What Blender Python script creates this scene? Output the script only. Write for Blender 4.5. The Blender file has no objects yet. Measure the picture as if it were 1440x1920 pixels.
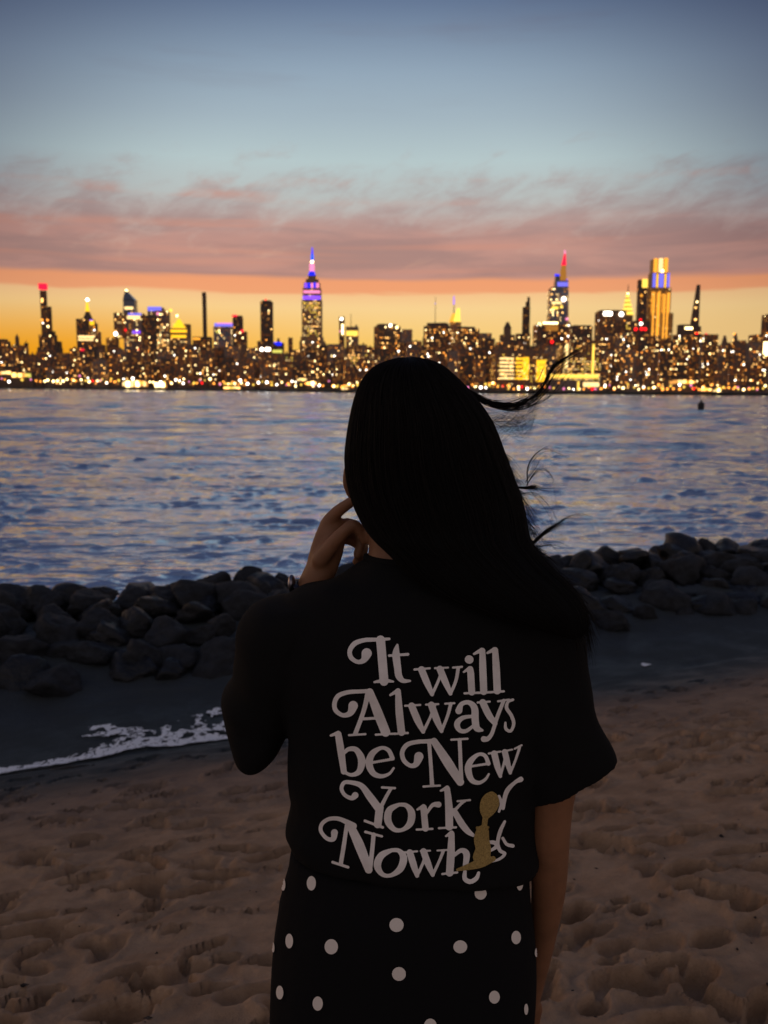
import bpy, bmesh, math, random
import numpy as np
from mathutils import Vector, Matrix, noise
from mathutils.bvhtree import BVHTree
random.seed(7)
SC = bpy.context.scene
COL = SC.collection
R = math.radians

# ------------------------------------------------------------------ camera
CAM_Z = 1.58
PITCH, ROLL = R(7.94), R(0.35)
F = 960 / math.tan(R(30))                    # focal length in photo pixels (1440 x 1920)
FW = Vector((0, math.cos(PITCH), -math.sin(PITCH)))
R0, U0 = Vector((1, 0, 0)), Vector((0, math.sin(PITCH), math.cos(PITCH)))
RT = R0 * math.cos(ROLL) + U0 * math.sin(ROLL)
UP = U0 * math.cos(ROLL) - R0 * math.sin(ROLL)
CAM = Vector((0, 0, CAM_Z))
cd = bpy.data.cameras.new('camera'); cam = bpy.data.objects.new('camera', cd); COL.objects.link(cam)
cd.sensor_fit = 'VERTICAL'; cd.sensor_height = 36; cd.angle_y = R(60) if hasattr(cd, 'angle_y') else 0
cd.lens = 18 / math.tan(R(30))
m = Matrix((RT, UP, -FW)).transposed().to_4x4(); m.translation = CAM
cam.matrix_world = m
cd.clip_start = .05; cd.clip_end = 30000
cd.dof.use_dof = True; cd.dof.focus_distance = 1.5; cd.dof.aperture_fstop = 6.4
SC.camera = cam

def ray(px, py):
    return FW + RT * ((px - 720) / F) + UP * ((960 - py) / F)
def at_y(px, py, y):
    d = ray(px, py); return CAM + d * (y / d.y)
def at_z(px, py, z):
    d = ray(px, py); return CAM + d * ((z - CAM_Z) / d.z)

def lin(r, g, b):
    f = lambda c: (c / 255 / 12.92) if c <= 10.3 else ((c / 255 + .055) / 1.055) ** 2.4
    return (f(r), f(g), f(b), 1)

# ------------------------------------------------------------------ sky
W = bpy.data.worlds.new('World'); SC.world = W; W.use_nodes = True
nt = W.node_tree; nt.nodes.clear()
class G:                                    # tiny node-graph helper
    def __init__(s, nt): s.nt = nt
    def n(s, t, **k):
        x = s.nt.nodes.new(t)
        for a, b in k.items(): setattr(x, a, b)
        return x
    def put(s, sock, v):
        if isinstance(v, bpy.types.NodeSocket): s.nt.links.new(v, sock)
        elif v is not None: sock.default_value = v
    def m(s, op, a, b=None, c=None):
        x = s.n('ShaderNodeMath', operation=op)
        s.put(x.inputs[0], a); s.put(x.inputs[1], b); s.put(x.inputs[2], c)
        return x.outputs[0]
    def ss(s, v, a, b, lo=0., hi=1.):
        x = s.n('ShaderNodeMapRange', interpolation_type='SMOOTHSTEP')
        s.put(x.inputs[0], v)
        for i, q in zip((1, 2, 3, 4), (a, b, lo, hi)): s.put(x.inputs[i], q)
        return x.outputs[0]
    def mix(s, f, a, b, bl='MIX'):
        x = s.n('ShaderNodeMix', data_type='RGBA', blend_type=bl)
        s.put(x.inputs[0], f); s.put(x.inputs[6], a); s.put(x.inputs[7], b)
        return x.outputs[2]
    def noise(s, vec, scale, detail=4, rough=.55, dist=0):
        x = s.n('ShaderNodeTexNoise'); s.put(x.inputs['Vector'], vec)
        x.inputs['Scale'].default_value = scale; x.inputs['Detail'].default_value = detail
        x.inputs['Roughness'].default_value = rough; x.inputs['Distortion'].default_value = dist
        return x.outputs['Fac']
    def ramp(s, f, stops):
        x = s.n('ShaderNodeValToRGB'); s.put(x.inputs[0], f)
        e = x.color_ramp.elements
        while len(e) < len(stops): e.new(.5)
        for i, (p, c) in enumerate(stops): e[i].position = p; e[i].color = c
        return x.outputs[0]
    def comb(s, x, y, z):
        c = s.n('ShaderNodeCombineXYZ')
        for i, v in enumerate((x, y, z)): s.put(c.inputs[i], v)
        return c.outputs[0]

g = G(nt)
tc = g.n('ShaderNodeTexCoord').outputs['Generated']
sp = g.n('ShaderNodeSeparateXYZ'); g.put(sp.inputs[0], tc)
X, Y, Z = sp.outputs
elev = g.m('MULTIPLY', g.m('ARCSINE', Z), 180 / math.pi)
az = g.m('MULTIPLY', g.m('ARCTAN2', X, Y), 180 / math.pi)      # 0 = west, towards the afterglow
def stops(tab): return [(e / 60, lin(*c)) for e, c in tab]
E60 = g.m('DIVIDE', g.m('MAXIMUM', elev, 0.), 60.)
west = g.ramp(E60, stops([(0, (255, 188, 66)), (2.6, (255, 206, 106)), (5.0, (255, 216, 150)), (6.6, (248, 184, 136)),
        (9, (206, 176, 164)), (11.5, (190, 196, 194)), (13.6, (187, 205, 207)), (16, (168, 186, 197)), (18.4, (152, 172, 190)),
        (22, (112, 132, 162)), (27, (122, 140, 168)), (40, (128, 142, 170)), (60, (122, 136, 162))]))
left = g.ss(az, 4., -22.)
lowleft = g.m('MULTIPLY', left, g.ss(elev, 6.2, 1.5))
west = g.mix(g.m('MULTIPLY', lowleft, .95), west, lin(255, 166, 0))
pale = g.m('MULTIPLY', g.ss(az, 2., 14.), g.ss(elev, 7., 3.))
west = g.mix(g.m('MULTIPLY', pale, .7), west, lin(248, 206, 142))
# cloud bank: flat base with an orange rim, streaked body, ragged wispy top
cv = g.comb(g.m('MULTIPLY', az, .055), g.m('MULTIPLY', elev, .42), 0.)
cw = g.comb(g.m('ADD', g.m('MULTIPLY', az, .13), g.m('MULTIPLY', elev, -.14)), g.m('MULTIPLY', elev, .24), 3.7)
n1 = g.noise(cv, 1.6, 5, .55, .4)
n2 = g.noise(cw, 2.6, 7, .62, .35)
ec = g.m('ADD', elev, g.m('MULTIPLY', g.m('SUBTRACT', n1, .5), .9))
rim = g.m('MULTIPLY', g.ss(ec, 5.75, 6.0), g.ss(ec, 8.0, 6.6))
west = g.mix(g.m('MULTIPLY', rim, .85), west, lin(246, 160, 112))
lowc = g.ss(ec, 6.55, 6.95)
topc = g.m('ADD', elev, g.m('MULTIPLY', g.m('SUBTRACT', n2, .5), 11.))
cl = g.m('MULTIPLY', lowc, g.ss(topc, 13.6, 8.6))
body = g.mix(g.ss(n1, .38, .62), lin(172, 134, 128), lin(198, 148, 136))
body = g.mix(g.ss(elev, 8.8, 12.), body, lin(176, 160, 158))
streak = g.noise(g.comb(g.m('MULTIPLY', az, .03), elev, 9.), 1.1, 3, .5)
body = g.mix(g.m('MULTIPLY', g.ss(streak, .5, .7), .45), body, lin(222, 148, 122))
west = g.mix(g.m('MULTIPLY', cl, .92), west, body)
# thin veil high right
veil = g.m('MULTIPLY', g.ss(g.noise(cv, .9, 5, .6), .52, .75), g.ss(elev, 14., 20.))
west = g.mix(g.m('MULTIPLY', veil, .15), west, lin(120, 96, 104))
dist = g.m('SQRT', g.m('ADD', g.m('POWER', g.m('ABSOLUTE', g.m('MULTIPLY', g.m('ADD', az, 1.), .85)), 2.), g.m('POWER', g.m('ABSOLUTE', g.m('MULTIPLY', g.m('SUBTRACT', elev, 8.), 1.0)), 2.)))
fade = g.ss(dist, 9., 27., 1., .26)
fade = g.m('SUBTRACT', 1., g.m('MULTIPLY', g.m('SUBTRACT', 1., fade), g.ss(elev, 2., 14., .25, 1.)))
fd = g.comb(fade, fade, g.m('ADD', g.m('MULTIPLY', fade, .88), .12))
west = g.mix(1., west, fd, 'MULTIPLY')
east = g.ramp(E60, stops([(0, (152, 148, 154)), (6, (178, 164, 164)), (14, (194, 176, 172)), (26, (176, 162, 160)), (42, (116, 114, 122)), (60, (78, 84, 102))]))  # unseen eastern sky, raised above real twilight to light lettering and sand
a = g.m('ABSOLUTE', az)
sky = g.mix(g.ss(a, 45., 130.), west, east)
nish = g.n('ShaderNodeTexSky', sky_type='NISHITA', sun_disc=False)
nish.sun_elevation = R(5); nish.sun_rotation = R(-62); nish.altitude = 10; nish.dust_density = 2.0
nsc = g.mix(1., nish.outputs[0], (.04, .04, .04, 1), 'MULTIPLY')
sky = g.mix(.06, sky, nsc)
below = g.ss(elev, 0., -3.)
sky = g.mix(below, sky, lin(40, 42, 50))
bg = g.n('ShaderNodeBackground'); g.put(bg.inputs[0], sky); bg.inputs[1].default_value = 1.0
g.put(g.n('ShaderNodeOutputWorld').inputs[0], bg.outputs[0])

sl = bpy.data.lights.new('sun', 'SUN'); sun = bpy.data.objects.new('sun', sl); COL.objects.link(sun)
sl.energy = .22; sl.angle = R(22); sl.color = (1, .62, .34)
sun.rotation_euler = Vector((math.sin(R(62)) * -1, math.cos(R(62)), math.tan(R(5)))).to_track_quat('Z', 'Y').to_euler()
vs = SC.view_settings; vs.view_transform = 'Standard'; vs.look = 'None'; vs.gamma = 1; vs.exposure = 0; vs.use_curve_mapping = False
SC.cycles.use_denoising = True; SC.cycles.sample_clamp_indirect = 4; SC.cycles.max_bounces = 6
SC.cycles.caustics_reflective = False

# ------------------------------------------------------------------ helpers
def tag(o, label=None, cat=None, group=None, kind=None):
    if label: o['label'] = label
    if cat: o['category'] = cat
    if group: o['group'] = group
    if kind: o['kind'] = kind
    return o

def link(name, me, mats, parent=None, smooth=False):
    if not isinstance(mats, (list, tuple)): mats = [mats]
    for x in mats: me.materials.append(x)
    if smooth:
        me.polygons.foreach_set('use_smooth', [True] * len(me.polygons))
    o = bpy.data.objects.new(name, me); COL.objects.link(o)
    if parent: o.parent = parent; o.matrix_parent_inverse = parent.matrix_world.inverted()
    return o

def mesh(name, V, Fc, mi=None):
    me = bpy.data.meshes.new(name); me.from_pydata([tuple(v) for v in V], [], Fc)
    if mi is not None: me.polygons.foreach_set('material_index', mi)
    me.update(); return me

def grid_mesh(name, P):                       # P: rows x cols x 3 numpy
    r, c = P.shape[:2]
    me = bpy.data.meshes.new(name)
    idx = np.arange(r * c).reshape(r, c)
    q = np.stack([idx[:-1, :-1], idx[:-1, 1:], idx[1:, 1:], idx[1:, :-1]], -1).reshape(-1, 4)
    me.vertices.add(r * c); me.vertices.foreach_set('co', P.reshape(-1).astype(np.float32))
    me.loops.add(q.size); me.loops.foreach_set('vertex_index', q.reshape(-1).astype(np.int32))
    me.polygons.add(len(q)); me.polygons.foreach_set('loop_start', np.arange(0, q.size, 4, dtype=np.int32))
    me.update(calc_edges=True); return me

def vnoise(x, y, seed=0):
    xi, yi = np.floor(x).astype(np.int64), np.floor(y).astype(np.int64)
    fx, fy = x - xi, y - yi
    fx, fy = fx * fx * (3 - 2 * fx), fy * fy * (3 - 2 * fy)
    def h(a, b):
        n = (a * 374761393 + b * 668265263 + seed * 974634777) & 0xffffffff
        n = ((n ^ (n >> 13)) * 1274126177) & 0xffffffff
        return ((n ^ (n >> 16)) & 0xffff) / 65535.
    return (h(xi, yi) * (1 - fx) + h(xi + 1, yi) * fx) * (1 - fy) + (h(xi, yi + 1) * (1 - fx) + h(xi + 1, yi + 1) * fx) * fy - .5
def fbm(x, y, seed=0, o=4):
    return sum(vnoise(x * 2 ** k, y * 2 ** k, seed + k) * .5 ** k for k in range(o))

def mat(name, col, rough=.8, spec=.3, bump=None, vary=None, coat=0, metal=0):
    M = bpy.data.materials.new(name); M.use_nodes = True
    g = G(M.node_tree); b = M.node_tree.nodes['Principled BSDF']
    b.inputs['Base Color'].default_value = (*col, 1); b.inputs['Roughness'].default_value = rough
    b.inputs['Specular IOR Level'].default_value = spec; b.inputs['Metallic'].default_value = metal
    oc = g.n('ShaderNodeTexCoord').outputs['Object']
    if vary:
        sc, amt = vary
        n = g.noise(oc, sc, 5, .6)
        c = g.mix(g.ss(n, .3, .7), tuple(q * (1 - amt) for q in col) + (1,), tuple(min(1, q * (1 + amt)) for q in col) + (1,))
        g.put(b.inputs['Base Color'], c)
    if bump:
        sc, st, di = bump
        bp = g.n('ShaderNodeBump'); bp.inputs['Strength'].default_value = st; bp.inputs['Distance'].default_value = di
        g.put(bp.inputs['Height'], g.noise(oc, sc, 6, .6)); g.put(b.inputs['Normal'], bp.outputs[0])
    return M
def emit(name, col, s):
    M = bpy.data.materials.new(name); M.use_nodes = True; n = M.node_tree; n.nodes.clear()
    g = G(n); e = g.n('ShaderNodeEmission'); e.inputs[0].default_value = lin(*col); e.inputs[1].default_value = s
    g.put(g.n('ShaderNodeOutputMaterial').inputs[0], e.outputs[0]); return M

# ------------------------------------------------------------------ beach
WATER_Z = -1.5
def shore_y(x): return 7.9 + .42 * x
def beach_base(x, y):
    t = shore_y(x) - y
    up = .235 * np.clip(t, 0, None)
    up = np.where(up > 1.2, 1.2 + .45 * (1 - np.exp(-(up - 1.2) / .45)), up)
    dn = np.clip(t, None, 0) * .014
    z = -1.45 + up + np.clip(dn, -.6, 0)
    z -= .22 * np.clip(y - (12.1 + .34 * x), 0, 6)
    z += np.clip(x - 1.2, 0, 4) * .03 * np.exp(-np.clip(t, 0, None) / 3) * np.where(t < -2.5, 0, 1)
    return z
ys = [-40, -20, -10, -5, -2.5, -1.2, -.4, .2, .6]
y = 1.0
while y < 16: ys.append(y); y *= 1.0052
ys += [17, 19, 22]
ys = np.array(ys)
s = np.linspace(-1, 1, 560); s = np.concatenate([[-30, -14, -6, -3, -1.8, -1.3], s, [1.3, 1.8, 3, 6, 14, 30]])
YY = np.repeat(ys[:, None], len(s), 1)
XX = s[None, :] * (1.1 + .62 * np.clip(YY, 1, None))
ZZ = beach_base(XX, YY)
T = shore_y(XX) - YY
dry = np.clip((T - .25) / 1.2, 0, 1)
ZZ += fbm(XX * .9, YY * .9, 3, 3) * .05 * np.clip(T, 0, 1) + (fbm(XX * 3 + YY * 1.2, YY * 5, 11, 3) * .020 + fbm(XX * 13, YY * 17, 17, 3) * .009) * dry
ZZ += (np.abs(fbm(XX * 2.2, YY * 5 - XX * 1.6, 41, 3)) - .2) * -.028 * dry
ZZ += fbm(XX * 2.6, YY * 6 - XX * 2, 71, 4) * .022 * (1 - dry)
rng = np.random.default_rng(5)
pits = []
for k in range(1000):                          # scattered scuffs
    yy = 1.7 + 6.5 * rng.random() ** 1.35; xx = (rng.random() * 2 - 1) * (.9 + .52 * yy)
    if shore_y(xx) - yy < .35: continue
    r = rng.uniform(.02, .07); pits.append((xx, yy, r * rng.uniform(1.0, 1.9), r * .8, rng.normal(.35, .5), rng.uniform(.03, .07)))
for k in range(34):                            # walking tracks
    x0 = rng.uniform(-3.2, 4.5); y0 = rng.uniform(1.8, 6.5); d = rng.normal(.45, .55) + (math.pi if rng.random() < .5 else 0)
    for j in range(7):
        xx = x0 + math.cos(d) * .52 * j + (-1) ** j * .08 * math.sin(d); yy = y0 + math.sin(d) * .52 * j - (-1) ** j * .08 * math.cos(d)
        if 1.7 < yy and shore_y(xx) - yy > .3: pits.append((xx, yy, rng.uniform(.10, .14), rng.uniform(.045, .06), d + rng.normal(0, .2), rng.uniform(.06, .10)))
PD, PR = np.zeros_like(ZZ), np.zeros_like(ZZ)
for xx, yy, a_, b_, th, dp in pits:
    if (xx - .03) ** 2 + (yy - 1.45) ** 2 < .05: continue
    R_ = max(a_, b_) * 2.2
    i0, i1 = np.searchsorted(ys, [yy - R_, yy + R_])
    sc_ = 1.1 + .62 * max(yy, 1)
    j0, j1 = np.searchsorted(s, [(xx - R_) / sc_ - .03, (xx + R_) / sc_ + .03])
    if i1 <= i0 or j1 <= j0: continue
    dx, dy = XX[i0:i1, j0:j1] - xx, YY[i0:i1, j0:j1] - yy
    u = (dx * math.cos(th) + dy * math.sin(th)) / a_; v = (-dx * math.sin(th) + dy * math.cos(th)) / b_
    q = np.sqrt(u * u + v * v) * (1 + .25 * vnoise(dx * 30 + xx * 99, dy * 30, 5))
    PD[i0:i1, j0:j1] = np.maximum(PD[i0:i1, j0:j1], dp * np.clip(1.2 - q ** 3.4, 0, 1))
    PR[i0:i1, j0:j1] = np.maximum(PR[i0:i1, j0:j1], dp * .30 * np.exp(-((q - 1.3) / .3) ** 2))
ZZ += PR * (1 - np.clip(PD / .02, 0, 1)) - PD
# a low core under the boulder line
yc = 11.2 + .34 * XX
ZZ += .30 * np.exp(-((YY - yc) / 1.5) ** 2)

sand = bpy.data.materials.new('sand'); sand.use_nodes = True
g = G(sand.node_tree); b = sand.node_tree.nodes['Principled BSDF']
ge = g.n('ShaderNodeNewGeometry').outputs['Position']
sp = g.n('ShaderNodeSeparateXYZ'); g.put(sp.inputs[0], ge)
tt = g.m('SUBTRACT', g.m('ADD', g.m('MULTIPLY', sp.outputs[0], .42), 7.9), sp.outputs[1])
tt = g.m('ADD', tt, g.m('MULTIPLY', g.m('SUBTRACT', g.noise(ge, .9, 5, .6), .5), 1.6))
wet = g.ss(tt, 1.9, .5)
damp = g.ss(tt, 3.6, 1.4)
fine = g.noise(ge, 140, 3, .7); med = g.noise(ge, 5., 6, .65)
dryc = g.mix(g.ss(med, .3, .7), (.33, .21, .128, 1), (.51, .335, .21, 1))
dryc = g.mix(g.m('MULTIPLY', g.ss(fine, .55, .75), .35), dryc, (.20, .14, .11, 1))
dryc = g.mix(g.m('MULTIPLY', damp, .55), dryc, (.16, .13, .12, 1))
c = g.mix(wet, dryc, (.044, .052, .056, 1))
g.put(b.inputs['Base Color'], c)
g.put(b.inputs['Roughness'], g.m('SUBTRACT', .95, g.m('MULTIPLY', wet, g.ss(g.noise(ge, 2.3, 4, .6), .35, .65, .2, .5))))
b.inputs['Specular IOR Level'].default_value = .2
bp = g.n('ShaderNodeBump'); bp.inputs['Strength'].default_value = .7; bp.inputs['Distance'].default_value = .01
g.put(bp.inputs['Height'], g.m('ADD', g.m('MULTIPLY', g.noise(ge, 38, 6, .7), 1.6), g.m('MULTIPLY', fine, .3))); g.put(b.inputs['Normal'], bp.outputs[0])
tag(link('beach', grid_mesh('beach', np.stack([XX, YY, ZZ], -1)), sand, smooth=True), kind='structure')
def ground_z(x, y):
    return float(beach_base(np.array([x]), np.array([y]))[0])

V, Fc = [], []
for k in range(420):                            # broken shell, weed and grit lying on the sand
    yy = 1.7 + 5.8 * rng.random() ** 1.3; xx = (rng.random() * 2 - 1) * (.9 + .5 * yy)
    if shore_y(xx) - yy < .2: continue
    i = min(len(ys) - 1, np.searchsorted(ys, yy)); j = min(len(s) - 1, np.searchsorted(s, xx / (1.1 + .62 * max(ys[i], 1))))
    z = ZZ[i, j]; r = rng.uniform(.002, .006) * (2.2 if rng.random() < .06 else 1); b0 = len(V); th = rng.random() * 6.28
    for a_ in range(4): V.append((xx + math.cos(th + a_ * 1.571) * r * (1.8 if a_ % 2 else .9), yy + math.sin(th + a_ * 1.571) * r * (1.8 if a_ % 2 else .9), z + .001))
    V.append((xx, yy, z + r * .9)); Fc += [(b0 + a_, b0 + (a_ + 1) % 4, b0 + 4) for a_ in range(4)]
tag(link('beach_litter', mesh('beach_litter', V, Fc), mat('litter', (.045, .035, .03), .8, vary=(60, .8))), kind='stuff')

# ------------------------------------------------------------------ river
ys2 = [5.0]
while ys2[-1] < 1400: ys2.append(ys2[-1] * (1.0034 if 9.5 < ys2[-1] < 55 else 1.0068))
ys2 += [2500, 6000]
ys2 = np.array(ys2); sx = np.concatenate([[-3, -1.4, -.95], np.linspace(-.7, .7, 520), [.95, 1.4, 3]])
Y2 = np.repeat(ys2[:, None], len(sx), 1); X2 = sx[None, :] * (Y2 + 3)
Z2 = np.zeros_like(X2); rw = np.random.default_rng(2)
step = np.repeat(np.gradient(ys2)[:, None], len(sx), 1)
HX = np.zeros_like(X2)
for k in range(80):
    L = .22 * (6.) ** rw.random(); th = rw.normal(-1.45, .6)
    A = .0165 * L ** .92 * rw.uniform(.5, 1.2); kx, ky = math.cos(th) * 2 * math.pi / L, math.sin(th) * 2 * math.pi / L
    warp = 3.2 * vnoise(X2 / (3 * L) + k * 7.1, Y2 / (3 * L), k)
    ph = kx * X2 + ky * Y2 + rw.random() * 6.28 + warp
    amp = A * np.clip((L / step - 2.2) / 3, 0, 1) * (0.55 + .9 * (vnoise(X2 / (5 * L), Y2 / (5 * L), 100 + k) + .5))
    Z2 += amp * (np.cos(ph) + .28 * np.cos(2 * ph))
Z3 = np.zeros_like(Z2)
for k in range(46):                             # longer chop out on the open river
    L = 1.8 * (9.) ** rw.random(); th = rw.normal(-1.4, .55)
    kx, ky = math.cos(th) * 2 * math.pi / L, math.sin(th) * 2 * math.pi / L
    amp = .026 * L / 6.28 * np.clip((L / step - 2.4) / 2, 0, 1) * (.4 + 1.2 * (vnoise(X2 / (4 * L), Y2 / (4 * L), 300 + k) + .5))
    Z3 += amp * np.cos(kx * X2 + ky * Y2 + rw.random() * 6.28 + 2.4 * vnoise(X2 / (3 * L) + k * 3.3, Y2 / (3 * L), 200 + k))
PATCH = .54 + 4.2 * np.clip(fbm(X2 / 1.4 + .3, Y2 / .85, 61, 3) - .08, 0, 1) * np.clip(1.3 - Y2 / 90, 0, 1)
shelter = np.clip((Y2 - (11.4 + .34 * X2)) / 2.0, .06, 1)
Z2 = (Z2 + 1.6 * np.clip(Z2, 0, None) ** 1.0 * .3) * shelter * PATCH * .20 + .85 * Z3 * np.clip((Y2 - 16) / 50, 0, 1) + WATER_Z
wm = bpy.data.materials.new('river_water'); wm.use_nodes = True
g = G(wm.node_tree); b = wm.node_tree.nodes['Principled BSDF']
b.inputs['Metallic'].default_value = 1; b.inputs['Base Color'].default_value = (.78, .83, .88, 1); b.inputs['Specular Tint'].default_value = (.82, .90, 1, 1); b.inputs['Roughness'].default_value = .10; b.inputs['IOR'].default_value = 1.6
ge = g.n('ShaderNodeNewGeometry').outputs['Position']
mp = g.n('ShaderNodeMapping'); g.put(mp.inputs[0], ge); mp.inputs['Scale'].default_value = (.55, 1, 1); mp.inputs['Rotation'].default_value = (0, 0, .2)
h1 = g.noise(mp.outputs[0], 3.6, 5, .62, .3)
mp2 = g.n('ShaderNodeMapping'); g.put(mp2.inputs[0], ge); mp2.inputs['Scale'].default_value = (.03, .16, 1)
h2 = g.noise(mp2.outputs[0], 1.2, 5, .65, .4)
b1 = g.n('ShaderNodeBump'); b1.inputs['Strength'].default_value = .7; b1.inputs['Distance'].default_value = .06; g.put(b1.inputs['Height'], h1)
b2 = g.n('ShaderNodeBump'); b2.inputs['Strength'].default_value = .8; b2.inputs['Distance'].default_value = 1.0; g.put(b2.inputs['Height'], h2)
g.put(b2.inputs['Normal'], b1.outputs[0]); g.put(b.inputs['Normal'], b2.outputs[0])
tag(link('river_water', grid_mesh('river_water', np.stack([X2, Y2, Z2], -1)), wm, smooth=True), kind='structure')

# foam lace at the water's edge
def foam_patch(name, test, x0, x1, y0, y1, st=.009):
    V, Fc, key = [], [], {}
    nx, ny = int((x1 - x0) / st), int((y1 - y0) / st)
    gx, gy = np.meshgrid(x0 + np.arange(nx) * st, y0 + np.arange(ny) * st)
    ok = test(gx, gy)
    for j, i in zip(*np.nonzero(ok)):
        f = []
        for di, dj in ((0, 0), (1, 0), (1, 1), (0, 1)):
            kk = (i + di, j + dj)
            if kk not in key:
                key[kk] = len(V); X_, Y_ = x0 + kk[0] * st, y0 + kk[1] * st
                V.append((X_, Y_, max(ground_z(X_, Y_), WATER_Z) + .022 + .010 * float(fbm(np.array([X_ * 14]), np.array([Y_ * 14]), 9, 2)[0])))
            f.append(key[kk])
        Fc.append(f)
    return tag(link(name, mesh(name, V, Fc), foam_m, smooth=True), kind='stuff')
foam_m = mat('foam', (.92, .93, .95), .8, .2)
fl = [at_z(px, py, -1.46) for px, py in ((-60, 1468), (120, 1440), (250, 1415), (380, 1396), (450, 1388), (560, 1372))]   # swash edge
def edge(x): return np.interp(x, [p.x for p in fl], [p.y for p in fl])
def foam_test(x, y):
    e = y - edge(x) + .10 * fbm(x * 3, y * 3, 21, 3)
    lace = np.abs(fbm(x * 7 + .6 * vnoise(x * 5, y * 5, 77), y * 5, 31, 4))
    w = .16 + .85 * np.clip((x + 2.6) / 1.3, 0, 1)
    hol = np.abs(fbm(x * 17 + .5 * vnoise(x * 9, y * 9, 12), y * 15, 91, 3)) > .035 + .05 * np.clip(e / w, 0, 1)
    band = hol & (e > 0) & (e < w) & ((lace < .27 - .20 * (e / w) ** 1.3) | (e < .13 + .09 * vnoise(x * 6, y * 0, 3)))
    c1 = at_z(215, 1378, -1.47)
    isl = ((x - c1.x) / .40) ** 2 + ((y - c1.y) / .17) ** 2 + 1.6 * fbm(x * 6, y * 8, 55, 3) < .55
    return band | (isl & hol)
foam_patch('foam', foam_test, fl[0].x, fl[-1].x + .2, 5.6, 8.3)
p = at_z(1213, 1246, -1.38)
foam_patch('foam', lambda x, y: ((x - p.x) / .08) ** 2 + ((y - p.y) / .05) ** 2 + 1.8 * fbm(x * 18, y * 18, 5, 3) < .6, p.x - .2, p.x + .2, p.y - .2, p.y + .2)

# ------------------------------------------------------------------ boulders
rock_m = mat('dark_rock', (.017, .019, .023), .75, .3, bump=(9, .8, .03), vary=(3.5, .45))
rock_w = mat('wet_rock', (.008, .009, .011), .45, .4, bump=(9, .8, .03), vary=(3.5, .4))
def rock_mesh(seed):
    rr = random.Random(seed); bm = bmesh.new(); bmesh.ops.create_icosphere(bm, subdivisions=4, radius=1)
    planes = []
    for _ in range(17):
        n = Vector((rr.gauss(0, 1), rr.gauss(0, 1), rr.gauss(0, 1))).normalized(); planes.append((n, rr.uniform(.48, .84)))
    off = Vector((seed * 3.1, seed * 1.7, 0))
    for v in bm.verts:
        d = v.co.normalized(); r = 1.0
        for n, k in planes:
            c = d.dot(n)
            if c > .05: r = min(r, k / c) if k / c > .2 else r
        r = r * .96 + .04
        r += .10 * noise.fractal(d * 1.8 + off, 1, 2, 5)
        v.co = d * r
    me = bpy.data.meshes.new('boulder'); bm.to_mesh(me); bm.free()
    me.polygons.foreach_set('use_smooth', [True] * len(me.polygons))
    return me
RM = [rock_mesh(k) for k in range(9)]; RW = [x.copy() for x in RM]
for x in RM: x.materials.append(rock_m)
for x in RW: x.materials.append(rock_w)
GB = 'boulders of the low breakwater'
def boulder(x, y, z, sx, sy, sz, rz, label, wet=False, k=None):
    me = (RW if wet else RM)[random.randrange(9) if k is None else k]
    o = bpy.data.objects.new('boulder', me); COL.objects.link(o)
    o.location = (x, y, z); o.scale = (sx, sy, sz); o.rotation_euler = (random.uniform(-.3, .3), random.uniform(-.3, .3), rz)
    tag(o, label, 'boulder', GB); return o
# boulders one can pick out: pixel box of each, distance, label
named = [
 (200, 305, 1103, 1160, 11.1, 'broad flat-topped dark boulder on the crest, the highest left of the person'),
 (70, 190, 1198, 1262, 9.3, 'large rounded grey boulder in the front of the pile at the far left'),
 (270, 395, 1212, 1280, 9.2, 'long sloping boulder with a pale ridge, lowest in the left pile'),
 (36, 104, 1232, 1290, 8.9, 'small round boulder at the pile foot beside the large rounded grey one'),
 (120, 186, 1258, 1302, 8.8, 'low boulder at the water edge under the large rounded grey one'),
 (385, 450, 1144, 1196, 9.8, 'pointed grey boulder next to the person sleeve'),
 (84, 150, 1166, 1200, 9.9, 'flat grey boulder behind the large rounded one'),
 (-40, 28, 1110, 1160, 11.0, 'dark crest boulder cut by the left edge of the photo'),
 (428, 460, 1102, 1134, 11.2, 'small dark crest boulder just left of the elbow'),
 (470, 520, 1091, 1134, 11.3, 'dark peaked crest boulder below the wristwatch'),
 (195, 262, 1234, 1275, 9.1, 'small grey boulder between the rounded one and the sloping one'),
 (-20, 24, 1150, 1222, 9.6, 'steep boulder at the left edge halfway up the pile'),
 (330, 420, 1168, 1215, 9.7, 'mossy grey boulder in the middle of the left pile'),
 (1228, 1262, 1014, 1050, 13.6, 'small round boulder standing up on the right crest'),
 (1150, 1228, 1024, 1062, 13.2, 'wide dark boulder on the crest right of the blown hair'),
 (1380, 1470, 1009, 1062, 14.2, 'big dark crest boulder cut by the right edge of the photo'),
 (1060, 1116, 1036, 1076, 12.6, 'low dark crest boulder nearest the blown hair'),
 (1264, 1320, 1106, 1138, 11.9, 'pale oval boulder halfway down the right pile'),
 (1240, 1318, 1136, 1182, 11.2, 'large grey boulder at the foot of the right pile'),
 (1188, 1236, 1134, 1174, 11.0, 'small sloping boulder left of the large one at the right foot'),
 (1334, 1432, 1112, 1150, 11.8, 'long flat boulder low in the pile at the far right'),
 (1124, 1200, 1082, 1112, 12.0, 'flat pale-topped boulder beside the person shoulder'),
 (1205, 1262, 1060, 1092, 12.8, 'slab-topped boulder under the round crest one'),
 (1385, 1450, 1060, 1100, 13.0, 'grey blocky boulder under the crest at the right edge'),
]
taken = []
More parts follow.
